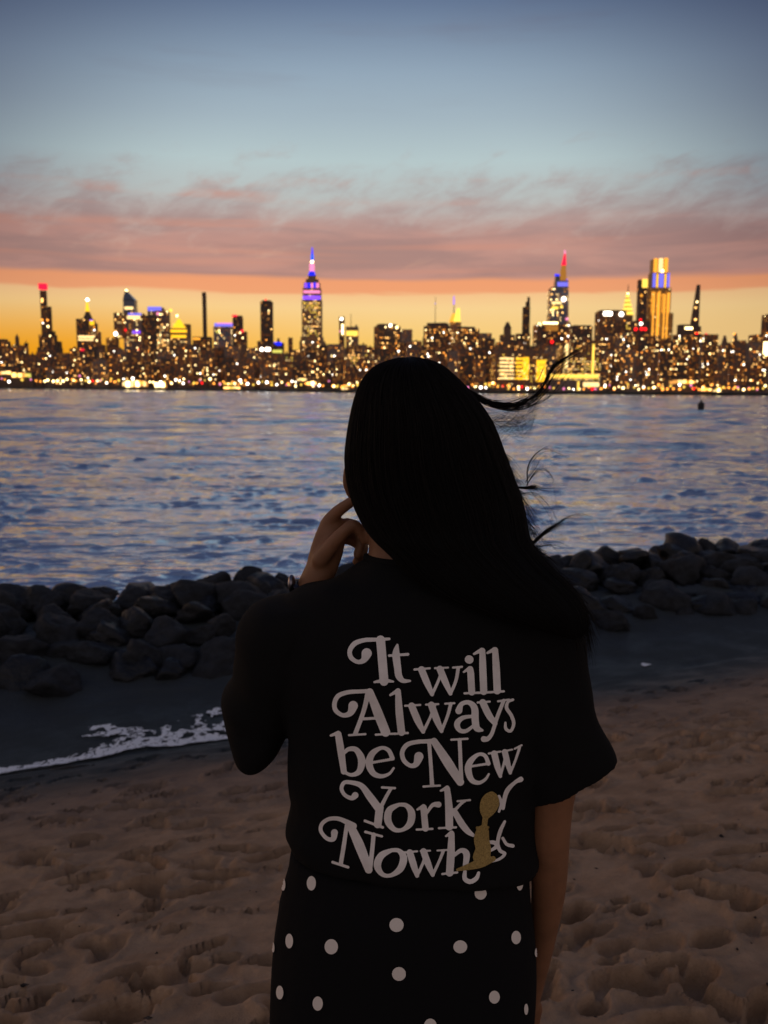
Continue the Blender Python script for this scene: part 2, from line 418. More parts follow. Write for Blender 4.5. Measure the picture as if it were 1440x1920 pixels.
for i, (x0, x1, y0, y1, d, lb) in enumerate(named):
    c = at_y((x0 + x1) / 2, (y0 + y1) / 2, d); hw = (x1 - x0) / 2 / F * d * 1.12; hz = (y1 - y0) / 2 / F * d * 1.12
    boulder(c.x, d, c.z, hw, hw * .85, hz, 0, lb, y0 < 1100 or x0 > 1330, i % 9); taken.append((c.x, d, hw))
n_r = 0
for row in range(9):
    v = row / 8
    x = -6.6
    while x < 10.5:
        x += random.uniform(.36, .62)
        y = (9.75 + .35 * x) * (1 - v) + (13.2 + .33 * x) * v + random.uniform(-.2, .2)
        sz = random.uniform(.24, .42) * (1 + .015 * x)
        h = -1.47 + .33 * math.sin(min(1, v * 1.35 + .12) * math.pi * .5) - (max(0, v - .75) * 1.2) + (.05 if x < 0 else .08)
        if any((x - a) ** 2 + (y - b) ** 2 < (c * .52 + sz * .22) ** 2 for a, b, c in taken): continue
        taken.append((x, y, sz)); n_r += 1
        side = ('left' if x < 0 else 'right')
        boulder(x, y, h, sz * random.uniform(1, 1.4), sz, sz * random.uniform(.6, .85), random.random() * 6,
                ('dark boulder in the left pile, %s, %s' if x < 0 else 'dark boulder in the right pile, %s, %s') % (('foot', 'lower middle', 'upper middle', 'crest')[min(3, int(v * 4))],
                 next(t for lim, t in ((-3.6, 'by the left edge of the photo'), (-2.3, 'around the large rounded boulder'), (-.9, 'towards the raised arm'), (1.2, 'behind the person'), (3.4, 'beside the blown hair'), (5., 'under the round crest boulder'), (99, 'by the right edge of the photo')) if x < lim)), random.random() < .45)
p = at_z(138, 1451, -1.44)
bm = bmesh.new(); bmesh.ops.create_icosphere(bm, subdivisions=3, radius=1)
for v in bm.verts: v.co = Vector((v.co.x * .17, v.co.y * .05, v.co.z * .035)) * (1 + .35 * noise.noise(v.co * 2.3))
me = bpy.data.meshes.new('driftwood'); bm.to_mesh(me); bm.free()
o = link('driftwood', me, mat('wet_wood', (.03, .025, .02), .6), smooth=True); o.location = (p.x, p.y, p.z + .03); o.rotation_euler = (0, 0, .2)
tag(o, 'short dark piece of driftwood at the edge of the white foam', 'driftwood')

# ------------------------------------------------------------------ far shore
LAND_Z = .4
def shore_d(px): return float(np.interp(px, [-400, 0, 350, 660, 1000, 1440, 1900], [1300, 1030, 800, 600, 560, 520, 500]))
V, Fc = [], []
N = 60
for i in range(N):
    px = -900 + i * (3300 / (N - 1)); d = shore_d(px); x = (px - 720) / F * d
    V += [(x, d, WATER_Z - 1), (x, d, LAND_Z - .2), (x, d + 2, LAND_Z), (x * (9000 / d), 9000, LAND_Z)]
for i in range(N - 1):
    for k in range(3): a = i * 4 + k; Fc.append((a, a + 4, a + 5, a + 1))
tag(link('far_bank', mesh('far_bank', V, Fc), mat('bank_stone', (.06, .055, .05), .9, vary=(.05, .4))), kind='structure')

# ------------------------------------------------------------------ city
def wall(name, col, rough=.7, spec=.3):
    M = mat(name, col, rough, spec); g = G(M.node_tree); b = M.node_tree.nodes['Principled BSDF']
    oc = g.n('ShaderNodeTexCoord').outputs['Object']
    br = g.n('ShaderNodeTexBrick'); br.offset = 0
    mp = g.n('ShaderNodeMapping'); g.put(mp.inputs[0], oc); mp.inputs['Rotation'].default_value = (R(90), 0, 0); g.put(br.inputs['Vector'], mp.outputs[0])
    br.inputs['Scale'].default_value = .18; br.inputs['Mortar Size'].default_value = .03
    br.inputs['Color1'].default_value = (*[q * .75 for q in col], 1); br.inputs['Color2'].default_value = (*[q * .55 for q in col], 1); br.inputs['Mortar'].default_value = (*[q * 1.3 for q in col], 1)
    g.put(b.inputs['Base Color'], br.outputs[0]); return M
WALL = {'brown': wall('brown_brick', (.26, .15, .10)), 'dark': wall('dark_stone', (.15, .10, .075)), 'grey': wall('grey_stone', (.30, .22, .18)),
        'tan': wall('tan_stone', (.42, .27, .16)), 'glass': wall('blue_glass', (.15, .17, .24), .2, .6), 'gold': wall('bronze_metal', (.50, .28, .10), .45)}
EM = [('warm', (255, 190, 104), 4.0), ('amber', (255, 156, 60), 3.4), ('cream', (255, 222, 150), 6.5), ('dim', (255, 172, 84), 1.1),
      ('white', (255, 244, 226), 8), ('gold', (255, 190, 40), 1.7), ('yellow', (255, 208, 84), 1.8), ('red', (255, 24, 30), 3),
      ('blue', (30, 40, 255), 1.5), ('violet', (140, 80, 255), 1.5), ('pink', (255, 140, 190), 1.4), ('lime', (225, 215, 100), 1.2), ('sky', (20, 90, 255), 1.6), ('orange', (255, 168, 56), 1.5), ('rose', (255, 30, 64), 1.5), ('palegold', (255, 214, 140), 1.9), ('lilac', (130, 124, 255), 1.1), ('glow', (240, 160, 70), .5), ('ember', (220, 120, 50), .30)]
EMM = [emit('light_' + n, c, s) for n, c, s in EM]; EI = {n: i for i, (n, c, s) in enumerate(EM)}
PAL = {'facade_glow': ['ember', 'ember', 'ember', 'glow'], 'std': ['warm'] * 5 + ['amber'] * 3 + ['cream'] * 3 + ['dim'] * 7 + ['white'], 'gold': ['gold'] * 4 + ['yellow'] * 3 + ['warm'] * 2 + ['dim'],
       'office': ['warm'] * 3 + ['cream'] * 3 + ['palegold'] * 5 + ['dim'] * 3, 'dim': ['dim'] * 6 + ['amber', 'warm'], 'violet': ['violet', 'pink', 'blue', 'violet'],
       'yellow': ['yellow'] * 3 + ['palegold'] * 4 + ['warm'] * 3, 'lime': ['lime', 'yellow', 'palegold'], 'glow': ['orange', 'orange', 'palegold', 'glow', 'glow']}

class Build:
    """One building: tiers stacked upwards; windows and lights sit proud of its faces."""
    def __init__(s, name, label, D, mat_, rot=None, cat='building', group=None):
        s.name, s.label, s.D, s.mat, s.cat, s.group = name, label, D, mat_, cat, group
        s.rot = random.uniform(-.45, .45) if rot is None else rot
        s.V, s.F, s.wV, s.wF, s.wM, s.parts = [], [], [], [], [], []
        s.bot = None; s.px = D / F; s.tiers = []
    def box(s, V, Fc, cx, cy, w, d, z0, z1, w1=None, d1=None, rot=None, dx=0):
        r = s.rot if rot is None else rot; c, sn = math.cos(r), math.sin(r); b = len(V)
        for z, ww, dd, ox in ((z0, w, d, 0), (z1, w if w1 is None else w1, d if d1 is None else d1, dx)):
            for a, e in ((-1, -1), (1, -1), (1, 1), (-1, 1)):
                X, Y = a * ww / 2 + ox, e * dd / 2
                V.append((cx + X * c - Y * sn, cy + X * sn + Y * c, z))
        Fc += [tuple(b + i for i in f) for f in ((0, 1, 5, 4), (1, 2, 6, 5), (2, 3, 7, 6), (3, 0, 4, 7), (4, 5, 6, 7), (3, 2, 1, 0))]
    def tier(s, x0, x1, y, k=.75, top=1.0, dx=0, win=None, pal='std', part=None, mat_=None, wcell=(4.3, 4.6), wsz=(.5, .5), ybot=None, rot=None):
        """box from the last top (or the ground) up to pixel row y; top = width ratio at its top"""
        a, b = at_y(x0, y, s.D), at_y(x1, y, s.D); Wd = b.x - a.x
        r = s.rot if rot is None else rot
        w = Wd / (math.cos(r) + k * abs(math.sin(r))); d = w * k; cx = (a.x + b.x) / 2
        z0 = LAND_Z if s.bot is None else s.bot
        if ybot is not None: z0 = at_y(x0, ybot, s.D).z
        z1 = a.z
        if part: V, Fc = [], []; s.parts.append((part, V, Fc, mat_))
        else: V, Fc = s.V, s.F
        s.box(V, Fc, cx, s.D, w, d, z0, z1, w * top, d * top, r, dx * Wd)
        s.bot = z1; s.tiers.append((z0, z1, (w * abs(math.sin(r)) + d * math.cos(r)) / 2))
        if win:
            s.windows(cx, w, d, z0, z1, .34 + .3 * win, 'facade_glow', (3.4, 4.2), (.62, .5), r, top)  # dim emissive patches added to brighten the walls like street glow
            s.windows(cx, w, d, z0, z1, win, pal, wcell, wsz, r, top)
        return s
    def windows(s, cx, w, d, z0, z1, p, pal, cell, sz, r, top=1.0):
        c, sn = math.cos(r), math.sin(r); cw, ch = cell[0] * s.px, cell[1] * s.px
        cols = PAL[pal]
        faces = [((-w / 2, -d / 2), (1, 0), w)]
        faces.append(((w / 2, -d / 2), (0, 1), d) if r < 0 else ((-w / 2, d / 2), (0, -1), d))
        nj = max(1, int((z1 - z0) / ch))
        for (ox, oy), (ux, uy), L in faces:
            ni = max(1, int(L / cw)); m = (L - ni * cw) / 2
            nx, ny = uy, -ux
            rowp = [random.random() for _ in range(nj)]
            for j in range(nj):
                zc = z0 + (j + .5) * (z1 - z0) / nj
                if (zc - LAND_Z) / s.px < 6: continue
                pr = p * (1.7 if rowp[j] > .8 else .75)
                for i in range(ni):
                    if random.random() > pr: continue
                    t = (zc - z0) / (z1 - z0); shr = 1 + (top - 1) * t
                    uc = (m + (i + .5) * cw + random.uniform(-.2, .2) * cw)
                    bx, by = (ox + ux * uc) * shr, (oy + uy * uc) * shr
                    hw, hh = cw * sz[0] / 2 * random.uniform(.7, 1.15), ch * sz[1] / 2 * random.uniform(.75, 1.1)
                    b = len(s.wV); o1 = .05 * s.px + .4
                    for q, off in ((0, 0), (1, o1)):
                        for sa, se in ((-1, -1), (1, -1), (1, 1), (-1, 1)):
                            X, Y = bx + ux * sa * hw + nx * off, by + uy * sa * hw + ny * off
                            s.wV.append((cx + X * c - Y * sn, s.D + X * sn + Y * c, zc + se * hh))
                    for f in ((4, 5, 6, 7), (0, 1, 5, 4), (1, 2, 6, 5), (2, 3, 7, 6), (3, 0, 4, 7)):
                        s.wF.append(tuple(b + q for q in f)); s.wM.append(EI[cols[random.randrange(len(cols))] if f == (4, 5, 6, 7) else 'ember'])
    def front(s, z):
        f = [q for z0, z1, q in s.tiers if z0 - .5 <= z <= z1 + .5]
        return max(f) if f else 0
    def slab(s, name, x0, x1, y0, y1, em, proud=1.0, deep=None):
        """a lit band, sign or spire piece standing on the front of the building"""
        a, b = at_y(x0, y1, s.D), at_y(x1, y0, s.D); V, Fc = [], []
        dp = deep if deep is not None else 1.2 * s.px
        s.box(V, Fc, (a.x + b.x) / 2, s.D - (s.front((a.z + b.z) / 2) if proud else 0) - .1 * s.px, b.x - a.x, dp, a.z, b.z, rot=0)
        s.parts.append((name, V, Fc, EMM[EI[em]] if isinstance(em, str) else em)); return s
    def panels(s, x0, x1, y0, y1, em):
        x = x0
        while x < x1 - 2:
            w = min(random.uniform(3.5, 8), x1 - x); t = random.uniform(0, .35) * (y1 - y0)
            s.slab('glazed_panel', x, x + w - .8, y0 + t, y1 - random.uniform(0, .2) * (y1 - y0), random.choice([em, em, 'palegold', 'warm', 'dim']), 3, 2); x += w
        return s
    def spire(s, name, x, w0, w1, y0, y1, m_, dx=0):
        a, b = at_y(x, y0, s.D), at_y(x, y1, s.D); V, Fc = [], []
        s.box(V, Fc, a.x, s.D, w0 * s.px, w0 * s.px, min(a.z, b.z), max(a.z, b.z), w1 * s.px, w1 * s.px, 0, dx * s.px)
        s.parts.append((name, V, Fc, EMM[EI[m_]] if isinstance(m_, str) else m_)); return s
    def dot(s, x, y, r, em, name='beacon'):
        c = at_y(x, y, s.D); c = at_y(x, y, s.D - s.front(c.z) - .3 * s.px); bm = bmesh.new(); bmesh.ops.create_icosphere(bm, subdivisions=1, radius=r * s.px)
        V = [v.co + c for v in bm.verts]; Fc = [[v.index for v in f.verts] for f in bm.faces]; bm.free()
        s.parts.append((name, V, Fc, EMM[EI[em]])); return s
    def done(s):
        x = sum(v[0] for v in s.V) / len(s.V); org = Vector((x, s.D, LAND_Z))
        loc = lambda V: [Vector(v) - org for v in V]
        o = link(s.name, mesh(s.name, loc(s.V), s.F), s.mat); o.location = org
        tag(o, s.label, s.cat, s.group)
        def child(name, V, Fc, mats, mi=None):
            c = bpy.data.objects.new(name, mesh(name, loc(V), Fc, None)); 
            for q in (mats if isinstance(mats, list) else [mats]): c.data.materials.append(q)
            if mi is not None: c.data.polygons.foreach_set('material_index', mi)
            COL.objects.link(c); c.parent = o; return c
        if s.wV: child('windows_and_facade_glow', s.wV, s.wF, EMM, s.wM)['kind'] = 'stuff'
        for n, V, Fc, m_ in s.parts: child(n, V, Fc, m_ or s.mat)
        return o
DK, BR, GR, TN, GL, GO = (WALL[k] for k in ('dark', 'brown', 'grey', 'tan', 'glass', 'gold'))
LM = []                                        # (pixel x, short name) of landmarks, for the labels of lesser blocks
def B(name, label, D, m_, short=None, x=None, rot=None, group=None):
    if short: LM.append((x, short))
    return Build(name, label, D, m_, rot, group=group)

# --- left of the frame
B('domed_block', 'dark round-shouldered block at the far left edge of the skyline', 1900, DK, rot=.1).tier(-14, 17, 640, win=.12).tier(-10, 13, 636).done()
B('clock_tower', 'tiny pointed clock tower, faint on the skyline at far left', 3300, BR, rot=0).tier(27, 37, 646, win=.1).tier(29, 35, 634).spire('spire', 32, 6, .5, 634, 626, BR).done()
B('low_tower', 'tiny flat tower right of the pointed clock tower', 3200, DK, rot=.2).tier(45, 53, 643).spire('mast', 49, 1, 1, 643, 638, DK).done()
B('slender_tower', 'slender dark tower with a glowing red cap at far left', 2700, DK, 'red-capped tower', 84, rot=.15)\
    .tier(72, 116, 652, win=.2).tier(74, 106, 628, win=.15).tier(75, 87, 545, win=.06).slab('red_cap', 74.5, 86.5, 532, 543, 'rose', .0, 20).dot(80, 534, 2.6, 'red')\
    .dot(77, 541, 2.2, 'red').dot(83, 541, 2.2, 'red').dot(79, 561, 2, 'warm').dot(79, 565, 2, 'warm').dot(79, 600, 2, 'amber').dot(89, 600, 2, 'amber').dot(90, 612, 2, 'cream').done()
B('tower_wing', 'dark stepped wing behind the red-capped tower', 2760, DK, rot=.1).tier(84, 114, 640).tier(86, 103, 621).tier(87, 96, 575, win=.05).done()
B('spired_tower', 'tower with a golden pointed spire and a white light on top', 2900, BR, 'gold-spired tower', 166, rot=.1)\
    .tier(150, 196, 646, win=.3).tier(158, 188, 622, win=.35, pal='office').tier(160, 182, 606, win=.25).tier(163, 178, 600)\
    .slab('crown_lights', 163, 179, 602, 610, 'gold').slab('crown_band', 166, 176, 600, 602.5, 'violet').spire('roof', 165, 15, 5, 600, 584, DK).spire('spire', 164, 6, 2.2, 584, 566, 'gold').dot(164, 562, 2.8, 'white', 'lantern').done()
B('office_slab', 'plain dark office slab left of the gold-spired tower', 2600, DK, rot=-.2).tier(144, 166, 598, win=.06).slab('lit_floor', 150, 180, 630, 634, 'palegold').slab('lit_floor', 150, 178, 636, 639, 'palegold').dot(153, 656, 2.5, 'rose').dot(158, 656, 2.5, 'rose').done()
B('pointed_tower', 'dark tower cut to a sharp slanted point with a light at its tip', 3300, GL, 'slant-pointed tower', 243, rot=0)\
    .tier(233, 256, 580, win=.1).tier(233, 255, 563).spire('slanted_top', 244, 21, 3, 563, 545, GL, -7).dot(237, 545, 2.6, 'cream').slab('lit_floor', 236, 252, 576, 581, 'palegold').done()
B('office_tower', 'flat-roofed office tower at the left foot of the slant-pointed tower', 3000, BR, rot=.1).tier(200, 222, 634, win=.2).tier(214, 240, 587, win=.22, pal='office').dot(217, 626, 3.6, 'white').dot(237, 619, 3, 'red').done()
B('office_tower', 'office tower with violet lights along its roof in front of the slanted one', 2900, GR, rot=.05).tier(238, 270, 588, win=.34, pal='office').slab('roof_lights', 244, 268, 588, 592, 'lilac').slab('roof_glow', 242, 266, 593, 599, 'palegold').slab('violet_sign', 252, 266, 621, 626, 'violet').dot(260, 655, 2, 'red').done()
B('dark_tower', 'dark flat tower with amber stripes right of the violet-roofed office tower', 2700, DK, rot=.1).tier(266, 293, 592, win=.12).done()
B('lit_tower', 'tower with a broad violet-lit top left of the pale glass tower', 3000, GR, 'violet-topped tower', 290, rot=0).tier(279, 306, 577, win=.42, pal='yellow').slab('crown_lights', 280, 305, 576, 584, 'lilac').done()
B('glass_tower', 'pale glass tower with white lit floors beside the golden pyramid', 2750, GR, 'pale glass tower', 308, rot=.1).tier(292, 318, 583, win=.55, pal='office').dot(296, 588, 3, 'pink').dot(320, 582, 3.4, 'yellow').done()
B('pyramid_tower', 'building with a golden glowing pyramid roof', 2800, TN, 'gold pyramid roof', 335, rot=.0).tier(314, 354, 634, win=.3, pal='yellow').tier(320, 353, 616)\
    .slab('gold_band', 318, 353, 619, 624, 'gold').slab('gold_band', 324, 352, 629, 634, 'gold').spire('pyramid_roof', 336, 22, 3, 616, 598, 'gold').dot(327, 609, 2.6, 'yellow').dot(332, 592, 2.2, 'cream').done()
B('dark_tower', 'narrow dark slab touching the golden pyramid roof', 2850, DK, rot=.0).tier(344, 357, 608, win=.05).done()
B('needle_tower', 'very thin plain dark tower standing alone left of the violet slanted roof', 3000, DK, 'thin needle tower', 383, rot=.0).tier(364, 396, 632, win=.12).tier(379.5, 386.5, 556).tier(379, 386, 548).slab('lit_floor', 365, 378, 634, 638, 'orange').done()
B('slant_roof_tower', 'glass tower with a bright violet-white slanted roof', 2600, GL, 'violet slanted roof', 420, rot=-.1).tier(402, 437, 613, win=.22, pal='office').slab('roof_lights', 402, 437, 606, 612, 'lilac').slab('roof_edge', 407, 436, 605, 608, 'pink').dot(407, 622, 2.4, 'lime').done()
B('rounded_tower', 'dark tower with a row of red lights along its roof', 2500, DK, 'red-roofed dark tower', 447, rot=.1).tier(436, 464, 622, win=.15).tier(436, 456, 596, win=.08).tier(437, 455, 592).slab('red_lights', 436, 446, 591, 594, 'rose').dot(454, 621, 3.4, 'rose').dot(437, 593, 1.6, 'red').done()
B('square_tower', 'tall dark square tower with a few cream windows left of the purple-crowned skyscraper', 2200, DK, 'square dark tower', 500, rot=.0).tier(484, 512, 640, win=.12).tier(489, 511, 566, win=.10).tier(492, 508, 563.5).dot(498, 562, 1.8, 'red').done()
B('sign_block', 'low block with a bright blue sign on its roof', 2000, DK, 'blue roof sign', 522, rot=.0).tier(512, 532, 643, win=.15).spire('roof_tank', 522, 6, 3, 643, 634, DK).slab('blue_sign', 515, 529, 642, 648, 'blue').done()
B('slim_block', 'slim dark block between the blue sign and the purple-crowned skyscraper', 2100, DK, rot=.1).tier(540, 549, 633, win=.05).done()
# the tall stepped skyscraper; floodlight on its purple crown put in as emissive parts
s = B('stepped_skyscraper', 'tallest stepped skyscraper with purple lit crown and blue antenna', 2800, TN, 'purple-crowned skyscraper', 585, rot=.0)
s.tier(563, 609, 640, win=.3).tier(565, 606, 632, win=.35).tier(567, 603.5, 563, win=.62, pal='yellow', wcell=(3.6, 3.9), wsz=(.6, .5)).tier(568.5, 602, 541, win=.5, pal='glow')
s.slab('violet_band', 569, 602, 556, 563, 'violet').slab('violet_floor', 570, 601, 546, 551, 'pink')
s.tier(570.5, 600, 531).slab('crown_light', 572, 577, 532, 541, 'violet').slab('crown_light', 578, 583, 532, 541, 'blue').slab('crown_light', 584, 588, 532, 541, 'pink').slab('crown_light', 589, 593, 531, 541, 'blue').slab('crown_light', 594, 599, 532, 541, 'pink')
s.tier(574, 597, 524).slab('gold_band', 577, 594, 518, 523, 'orange').tier(578, 593, 517).spire('blue_dome', 585, 13, 8, 517, 509, 'blue').spire('mast_base', 585, 8.5, 8, 509, 494, 'pink').dot(585, 491, 3.2, 'cream', 'lantern').spire('antenna', 585.5, 5, 4, 489, 477, 'sky').spire('antenna_tip', 585.5, 3.4, 1.2, 477, 463, 'blue')
s.done()
B('white_strip_tower', 'thin dark tower with a strip of white lights right of the purple-crowned skyscraper', 2500, DK, 'white-strip tower', 641, rot=.0).tier(636, 646, 594, win=.1).slab('white_lights', 641, 644, 608, 628, 'cream').dot(640.5, 598, 2.8, 'white').dot(638, 621, 2, 'pink').done()
B('band_tower', 'squat tower with one wide yellow band and a thin mast', 2600, GR, 'yellow-band tower', 660, rot=.0).tier(649, 672, 613, win=.2, pal='office').slab('yellow_band', 650, 671, 621, 630, 'yellow').spire('mast', 658, 1.2, .8, 613, 588, DK).spire('roof_tank', 668, 3, 3, 613, 609, DK).done()
B('dark_apartment_tower', 'broad dark apartment tower with white roof lights just above the head', 1500, DK, 'broad apartment tower', 725, rot=.3).tier(701, 751, 612, win=.22).tier(706, 744, 608).dot(732, 610, 2.8, 'white').dot(744, 614, 2.6, 'cream').done()
B('grey_block', 'grey flat block right of the broad apartment tower', 2000, GR, rot=.1).tier(748, 773, 618, win=.04).done()
B('twin_apartment_tower', 'dark apartment tower under the thin violet-tipped mast', 1400, DK, 'dark twin towers', 822, rot=-.3).tier(794, 850, 612, win=.26).tier(800, 842, 606).spire('mast', 816, 1.2, .6, 606, 556, GR).dot(816, 569, 1.3, 'lilac').done()
B('twin_apartment_tower', 'dark apartment tower right of its twin, below the gold sail crown', 1350, DK, rot=.3).tier(852, 898, 617, win=.28).tier(858, 890, 613).done()
B('sail_tower', 'tower with a golden sail-shaped crown and a violet mast', 2800, GR, 'gold sail crown', 853, rot=.0).tier(844, 864, 604, win=.5, pal='glow').spire('sail_crown', 848, 12, 5, 604, 588, 'orange', 2).spire('sail_crown', 856, 13, 5, 604, 578, 'yellow', 3).spire('mast', 851, 1.8, 1, 590, 571, DK).spire('mast_tip', 851, 2.2, 1.4, 571, 555, 'violet').done()
B('grey_block', 'low grey block right of the dark twin towers', 1700, GR, rot=.1).tier(892, 921, 625, win=.1).done()
B('domed_tower', 'small tower with a dark bell-shaped top near the notched thin tower', 2400, BR, 'bell-topped tower', 951, rot=.0).tier(938, 964, 628, win=.1).tier(945, 958, 614).spire('bell_roof', 951.5, 12, 4, 614, 604, DK).done()
B('notched_tower', 'thin dark tower with a notched shoulder', 2700, DK, 'notched thin tower', 987, rot=.0).tier(968, 993, 626, win=.1).tier(980.5, 993.5, 576, win=.06).tier(986, 993.5, 566).tier(989, 993.5, 557).done()
# slanted glass tower with blue crown and red spire
s = B('tapered_skyscraper', 'tapered glass skyscraper with blue lit crown and red spire', 2600, GL, 'red-spired skyscraper', 1048, rot=.0)
s.tier(1027, 1066, 604, win=.3).tier(1029, 1065, 541, top=.93, win=.38, pal='office').tier(1033, 1064, 539).tier(1040, 1064, 527).slab('blue_crown', 1042, 1064, 523, 530, 'blue').slab('blue_glass', 1043, 1063, 530, 538, 'lilac')
s.slab('blue_fin', 1040, 1049, 514, 518, 'blue').spire('glass_fin', 1045, 9, 8, 527, 518, GL).spire('spire_base', 1055, 12, 7, 527, 498, 'glow', 1).spire('red_spire', 1057, 8, 2.5, 498, 476, 'rose', 1.5).spire('spire_tip', 1059, 2.6, 1.6, 476, 469, 'pink')
s.dot(1057, 561, 4.2, 'white').dot(1053, 575, 3, 'yellow').dot(1063, 598, 3, 'pink')
s.slab('lit_floor', 1032, 1050, 567, 571, 'palegold').slab('lit_floor', 1032, 1044, 576, 581, 'yellow').done()
B('wide_block', 'wide block with a white lit roof band under the red-spired skyscraper', 2000, DK, 'white-banded wide block', 1035, rot=.05).tier(1003, 1066, 609, win=.25).slab('roof_band', 1018, 1046, 604, 608.5, 'cream').slab('window_wall', 1019, 1042, 612, 622, 'glow').dot(1011, 608, 3, 'cream').dot(1071, 628, 3.4, 'red').dot(1035, 641, 3, 'red').dot(1069, 640, 3.4, 'red').done()
B('dark_block', 'dark flat-topped block between the wide block and the sign tower', 1900, DK, rot=.0).tier(1070, 1108, 613, win=.18, pal='office').tier(1073, 1106, 610.5).done()
B('sign_tower', 'broad office slab with a big white sign at its top corner', 2500, BR, 'white-sign slab', 1145, rot=.0).tier(1120, 1170, 585, win=.06).tier(1123, 1168, 582.5).slab('white_sign', 1127, 1143, 586, 593, 'white').dot(1165, 589, 4.2, 'white').done()
s = B('art_deco_tower', 'tower with a glowing yellow tiered crown and needle', 2700, BR, 'yellow tiered crown', 1176, rot=.0)
s.tier(1160, 1190, 604, win=.55, pal='yellow').tier(1167, 1185, 590)
for k in range(5):
    w0 = 19 - 3.3 * k; s.spire('crown_tier', 1176.5, w0, w0 * .74, 590.5 - 8.0 * k, 584.6 - 8.0 * k, 'yellow')
    s.spire('crown_ledge', 1176.5, w0 * .7, w0 * .66, 584.6 - 8.0 * k, 582.5 - 8.0 * k, BR)
s.spire('needle', 1177.5, 2.2, .6, 551, 533, GR).dot(1177, 551, 2.6, 'cream').done()
B('lit_top_tower', 'plain tall tower with one bright lit top corner', 2400, DK, 'bright-cornered tower', 1204, rot=.0).tier(1186, 1216, 602, win=.1).tier(1197, 1213, 525, win=.04).slab('lit_corner', 1202, 1213, 524, 540, 'yellow').dot(1203, 554, 2.6, 'orange').dot(1201, 600, 2.6, 'red').dot(1202, 607, 2.8, 'white').dot(1192, 617, 3.2, 'red').dot(1203, 616.5, 3.2, 'red').dot(1210, 617, 3, 'red').done()
s = B('gold_tower', 'great golden lit tower in three steps with orange top, largest on the right', 2450, GO, 'great golden tower', 1233, rot=.0)
s.tier(1207, 1260, 640, win=.4, pal='glow').tier(1210, 1257, 588, win=.3, pal='glow').tier(1212, 1254, 541, win=.25, pal='glow')
for k in range(13):
    xx = 1213 + k * 3.15 + random.uniform(-.7, .7); s.slab('gold_fin', xx, xx + random.uniform(.8, 2.2), (545 if k not in (0, 12) else 590) + random.uniform(0, 14), 636 - random.uniform(0, 26) * (k % 2), 'glow' if k % 3 == 0 else 'orange')
s.tier(1219, 1252, 513).slab('violet_panel', 1219.5, 1226, 514, 540, 'lilac').slab('violet_panel', 1231, 1241, 514, 540, 'lilac').slab('violet_panel', 1246, 1252, 514, 540, 'lilac').slab('gold_strip', 1226.5, 1230.5, 515, 541, 'gold').slab('gold_strip', 1241.5, 1245.5, 515, 541, 'gold')
s.tier(1222, 1250, 487).slab('orange_panel', 1222, 1230.5, 486, 512, 'orange').slab('orange_panel', 1231.5, 1240, 486, 512, 'palegold').slab('orange_panel', 1241, 1249.5, 485, 512, 'orange').dot(1242, 508, 3, 'cream').done()
s = B('blade_tower', 'thin leaning-edged blade tower standing alone at right', 2300, DK, 'blade tower', 1307, rot=.0)
s.tier(1298, 1313, 612, top=1, win=.1).tier(1299, 1313, 534, top=.42, dx=.27).dot(1307, 566, 1.8, 'cream').dot(1304.5, 577, 1.8, 'warm').dot(1304, 599, 2.2, 'warm').done()
B('stepped_block', 'dark stepped block at the foot of the blade tower', 1700, DK, rot=.0).tier(1272, 1338, 628, win=.24).tier(1273, 1300, 609).slab('white_windows', 1281, 1295, 614, 618.5, 'cream').dot(1306, 626, 3, 'red').dot(1324, 627, 2.6, 'rose').done()
B('twin_spire_block', 'pair of small lit turrets on a low block at right', 1900, BR, 'small lit turrets', 1368, rot=.0).tier(1348, 1388, 648, win=.3).spire('turret', 1358, 10, 3, 648, 629, BR).spire('turret', 1378, 10, 3, 648, 625, BR).dot(1358, 640, 3, 'cream').dot(1377, 638, 3, 'warm').dot(1377, 626, 2, 'amber').done()
B('edge_block', 'block with a tall column of white light near the right edge', 1500, BR, 'white light column', 1427, rot=.0).tier(1410, 1452, 628, win=.2).slab('white_column', 1423, 1434, 642, 682, 'cream').slab('white_column', 1420, 1426, 680, 694, 'cream').done()
B('edge_tower', 'dark tower cut by the right edge of the photo', 2200, DK, rot=.0).tier(1434, 1470, 590, win=.05).done()
# waterfront landmarks
s = B('gold_lit_hall', 'waterfront block with two bright golden window walls and curved roof', 700, BR, 'golden window walls', 975, rot=.0)
s.tier(926, 1022, 664, win=.25, pal='yellow').tier(930, 1016, 657)
for r_ in range(6):
    yy = 672 + r_ * 7.2
    s.slab('lit_floor', 932, 958, yy, yy + 3.2, 'palegold'); s.slab('lit_floor', 962, 976, yy, yy + 4, 'gold')
s.slab('golden_wall', 974, 986, 671, 712, 'gold').slab('golden_wall', 999, 1017, 676, 716, 'gold').done()
s = B('canopy_terminal', 'terminal with one long glowing yellow canopy band and two lit pylons', 640, GR, 'long yellow canopy', 1077, rot=.0)
s.tier(1030, 1124, 712, k=.3).slab('canopy_band', 1032, 1122, 702.5, 708.5, 'yellow').slab('lit_pylon', 1060, 1066, 644, 690, 'palegold').slab('lit_pylon', 1109, 1115, 645, 700, 'yellow').slab('window_wall', 1090, 1120, 717, 725, 'palegold').slab('window_wall', 1079, 1083, 715, 732, 'yellow').done()
B('lit_apartment_block', 'apartment block crowded with windows behind the long yellow canopy', 720, BR, rot=.0).tier(1050, 1122, 652, win=.55, pal='yellow').done()
s = B('green_lit_block', 'block with a yellow-green glowing crown left of centre', 1000, BR, 'yellow-green crown', 521, rot=.0)
s.tier(492, 532, 662, win=.2).slab('green_crown', 511, 529, 656, 662, 'lime').dot(491, 655, 3.6, 'white').dot(500, 655, 3.6, 'white').dot(504, 655, 3.4, 'white').done()
